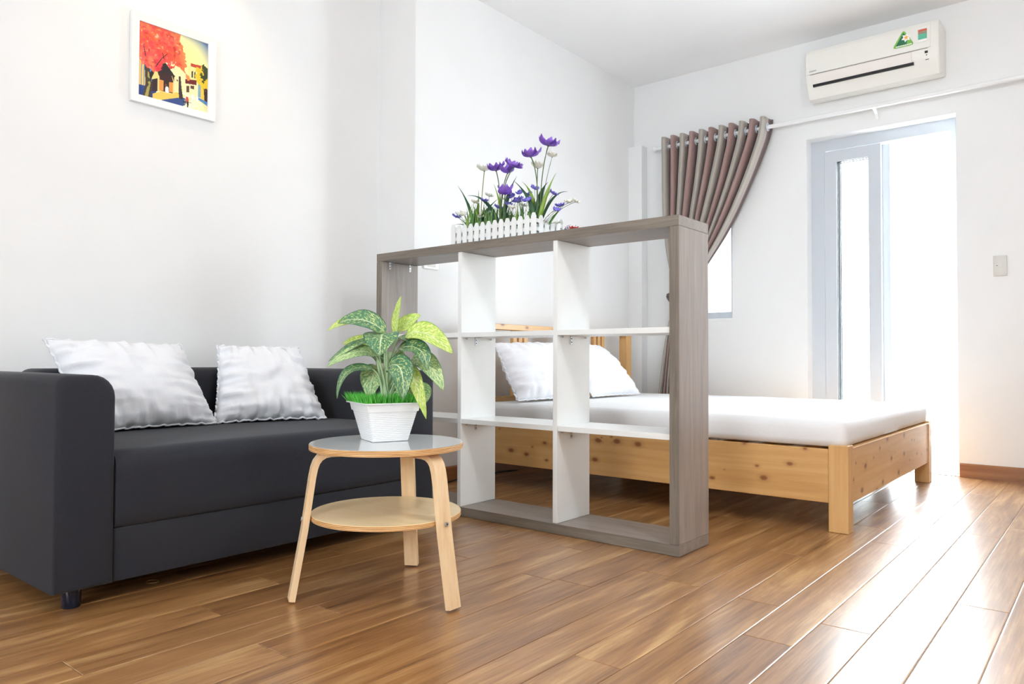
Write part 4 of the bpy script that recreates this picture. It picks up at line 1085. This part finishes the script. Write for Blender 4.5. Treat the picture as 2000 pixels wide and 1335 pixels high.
# ------------------------------------------------------------------ small things
sk_ = thing('crumpled_wrapper', (1.245, 2.378, ZT), 'small crumpled red, white and blue wrapper beside the flower planter', 'wrapper')
b = bmesh.new()
bmesh.ops.create_icosphere(b, subdivisions=3, radius=1, matrix=Matrix.Identity(4))
for v in b.verts:
    q = v.co.copy(); k = 1+.35*noise.noise(q*2.5)
    v.co = Vector((1.245+q.x*.030*k, 2.378+q.y*.018*k, ZT+.0105+max(-.95, q.z*k)*.0105))
tw = NT('printed_wrapper'); tw.set(Roughness=.3); tw.color(tw.ramp(tw.noise(tw.coord((1, 1, 1)), 55, 1), [(.40, srgb(90, 110, 160)), (.44, srgb(236, 236, 236)), (.55, srgb(236, 236, 236)), (.58, srgb(186, 60, 60))], 'CONSTANT'))
mobj('wrapper_foil', b, tw.m, sk_)
b = bmesh.new(); box(b, 1.228, 1.262, 2.368, 2.369, ZT+.012, ZT+.0185); mobj('torn_flap', b, tw.m, sk_)
b = bmesh.new(); pts = [(.627+.019*math.cos(a)*(1+.08*math.sin(2*a)), 1.057+.016*math.sin(a), .0022) for a in [2*math.pi*k/36 for k in range(36)]]
eb = mobj('rubber_band', tube(b, pts, .0013, 6, True), plain('tan_rubber', srgb(150, 120, 70), .5), None, True, org=(.627, 1.057, 0))
tag(eb, 'small tan rubber band lying on the floor in front of the sofa', 'rubber band')
b = bmesh.new(); tube(b, [(.05+.02*math.sin(k*.9), 2.76+k*.05, .005) for k in range(16)], .004, 8)
cb = mobj('power_cable', b, M['black'], None, True, org=(.05, 3.1, 0)); tag(cb, 'thin black cable on the floor along the left skirting board', 'cable')
bp_ = thing('balcony_plant', (2.0, 5.70, -.02), 'small green leafy plant on the balcony floor beyond the door', 'plant')
mobj('pot', lathe(bmesh.new(), (2.0, 5.70, -.02), [(.035, .0005), (.05, .08), (.054, .085), (.05, .088)], 20), plain('pale_pot', srgb(210, 205, 196), .6), bp_, True, angle=30)
for k in range(14):
    a = k*2.4; d = Vector((math.cos(a), math.sin(a), 0)); q = Vector((2.0, 5.70, .065))
    b, uvs = leaf_mesh(quad(q, q+d*.03+Vector((0, 0, .06)), q+d*(.05+.02*(k % 3))+Vector((0, 0, .04+.02*(k % 4))), 8), .028, Vector((0, 0, 1))-d*.3, k=3)
    o = mobj('leaf', b, LM['m'], bp_, True); uvset(o, uvs)

# ------------------------------------------------------------------ fill globe (unseen, added to brighten ceiling and walls)
cl = thing('added_fill_lamp', (3.0, 1.6, 2.2), 'unseen white globe added as fill light for the room', 'fill lamp')
mobj('ceiling_rose', lathe(bmesh.new(), (3.0, 1.6, 0), [(.055, ZC-.0005), (.055, ZC-.018), (.02, ZC-.03)], 28), M['white_gloss'], cl, True, angle=30)
mobj('cord', tube(bmesh.new(), [(3.0, 1.6, ZC-.028), (3.0, 1.6, 2.34)], .004, 8), M['black'], cl, True)
mobj('cap', lathe(bmesh.new(), (3.0, 1.6, 0), [(.035, 2.318), (.035, 2.338), (.012, 2.35)], 24), M['white_gloss'], cl, True, angle=30)
tq = NT('fill_globe'); tq.set(Emission_Color=(.95, .97, 1, 1), Emission_Strength=95.0, Base_Color=(.9, .9, .9, 1))
b = bmesh.new(); bmesh.ops.create_uvsphere(b, u_segments=32, v_segments=18, radius=.12, matrix=Matrix.Translation((3.0, 1.6, 2.2)))
mobj('globe', b, tq.m, cl, True)
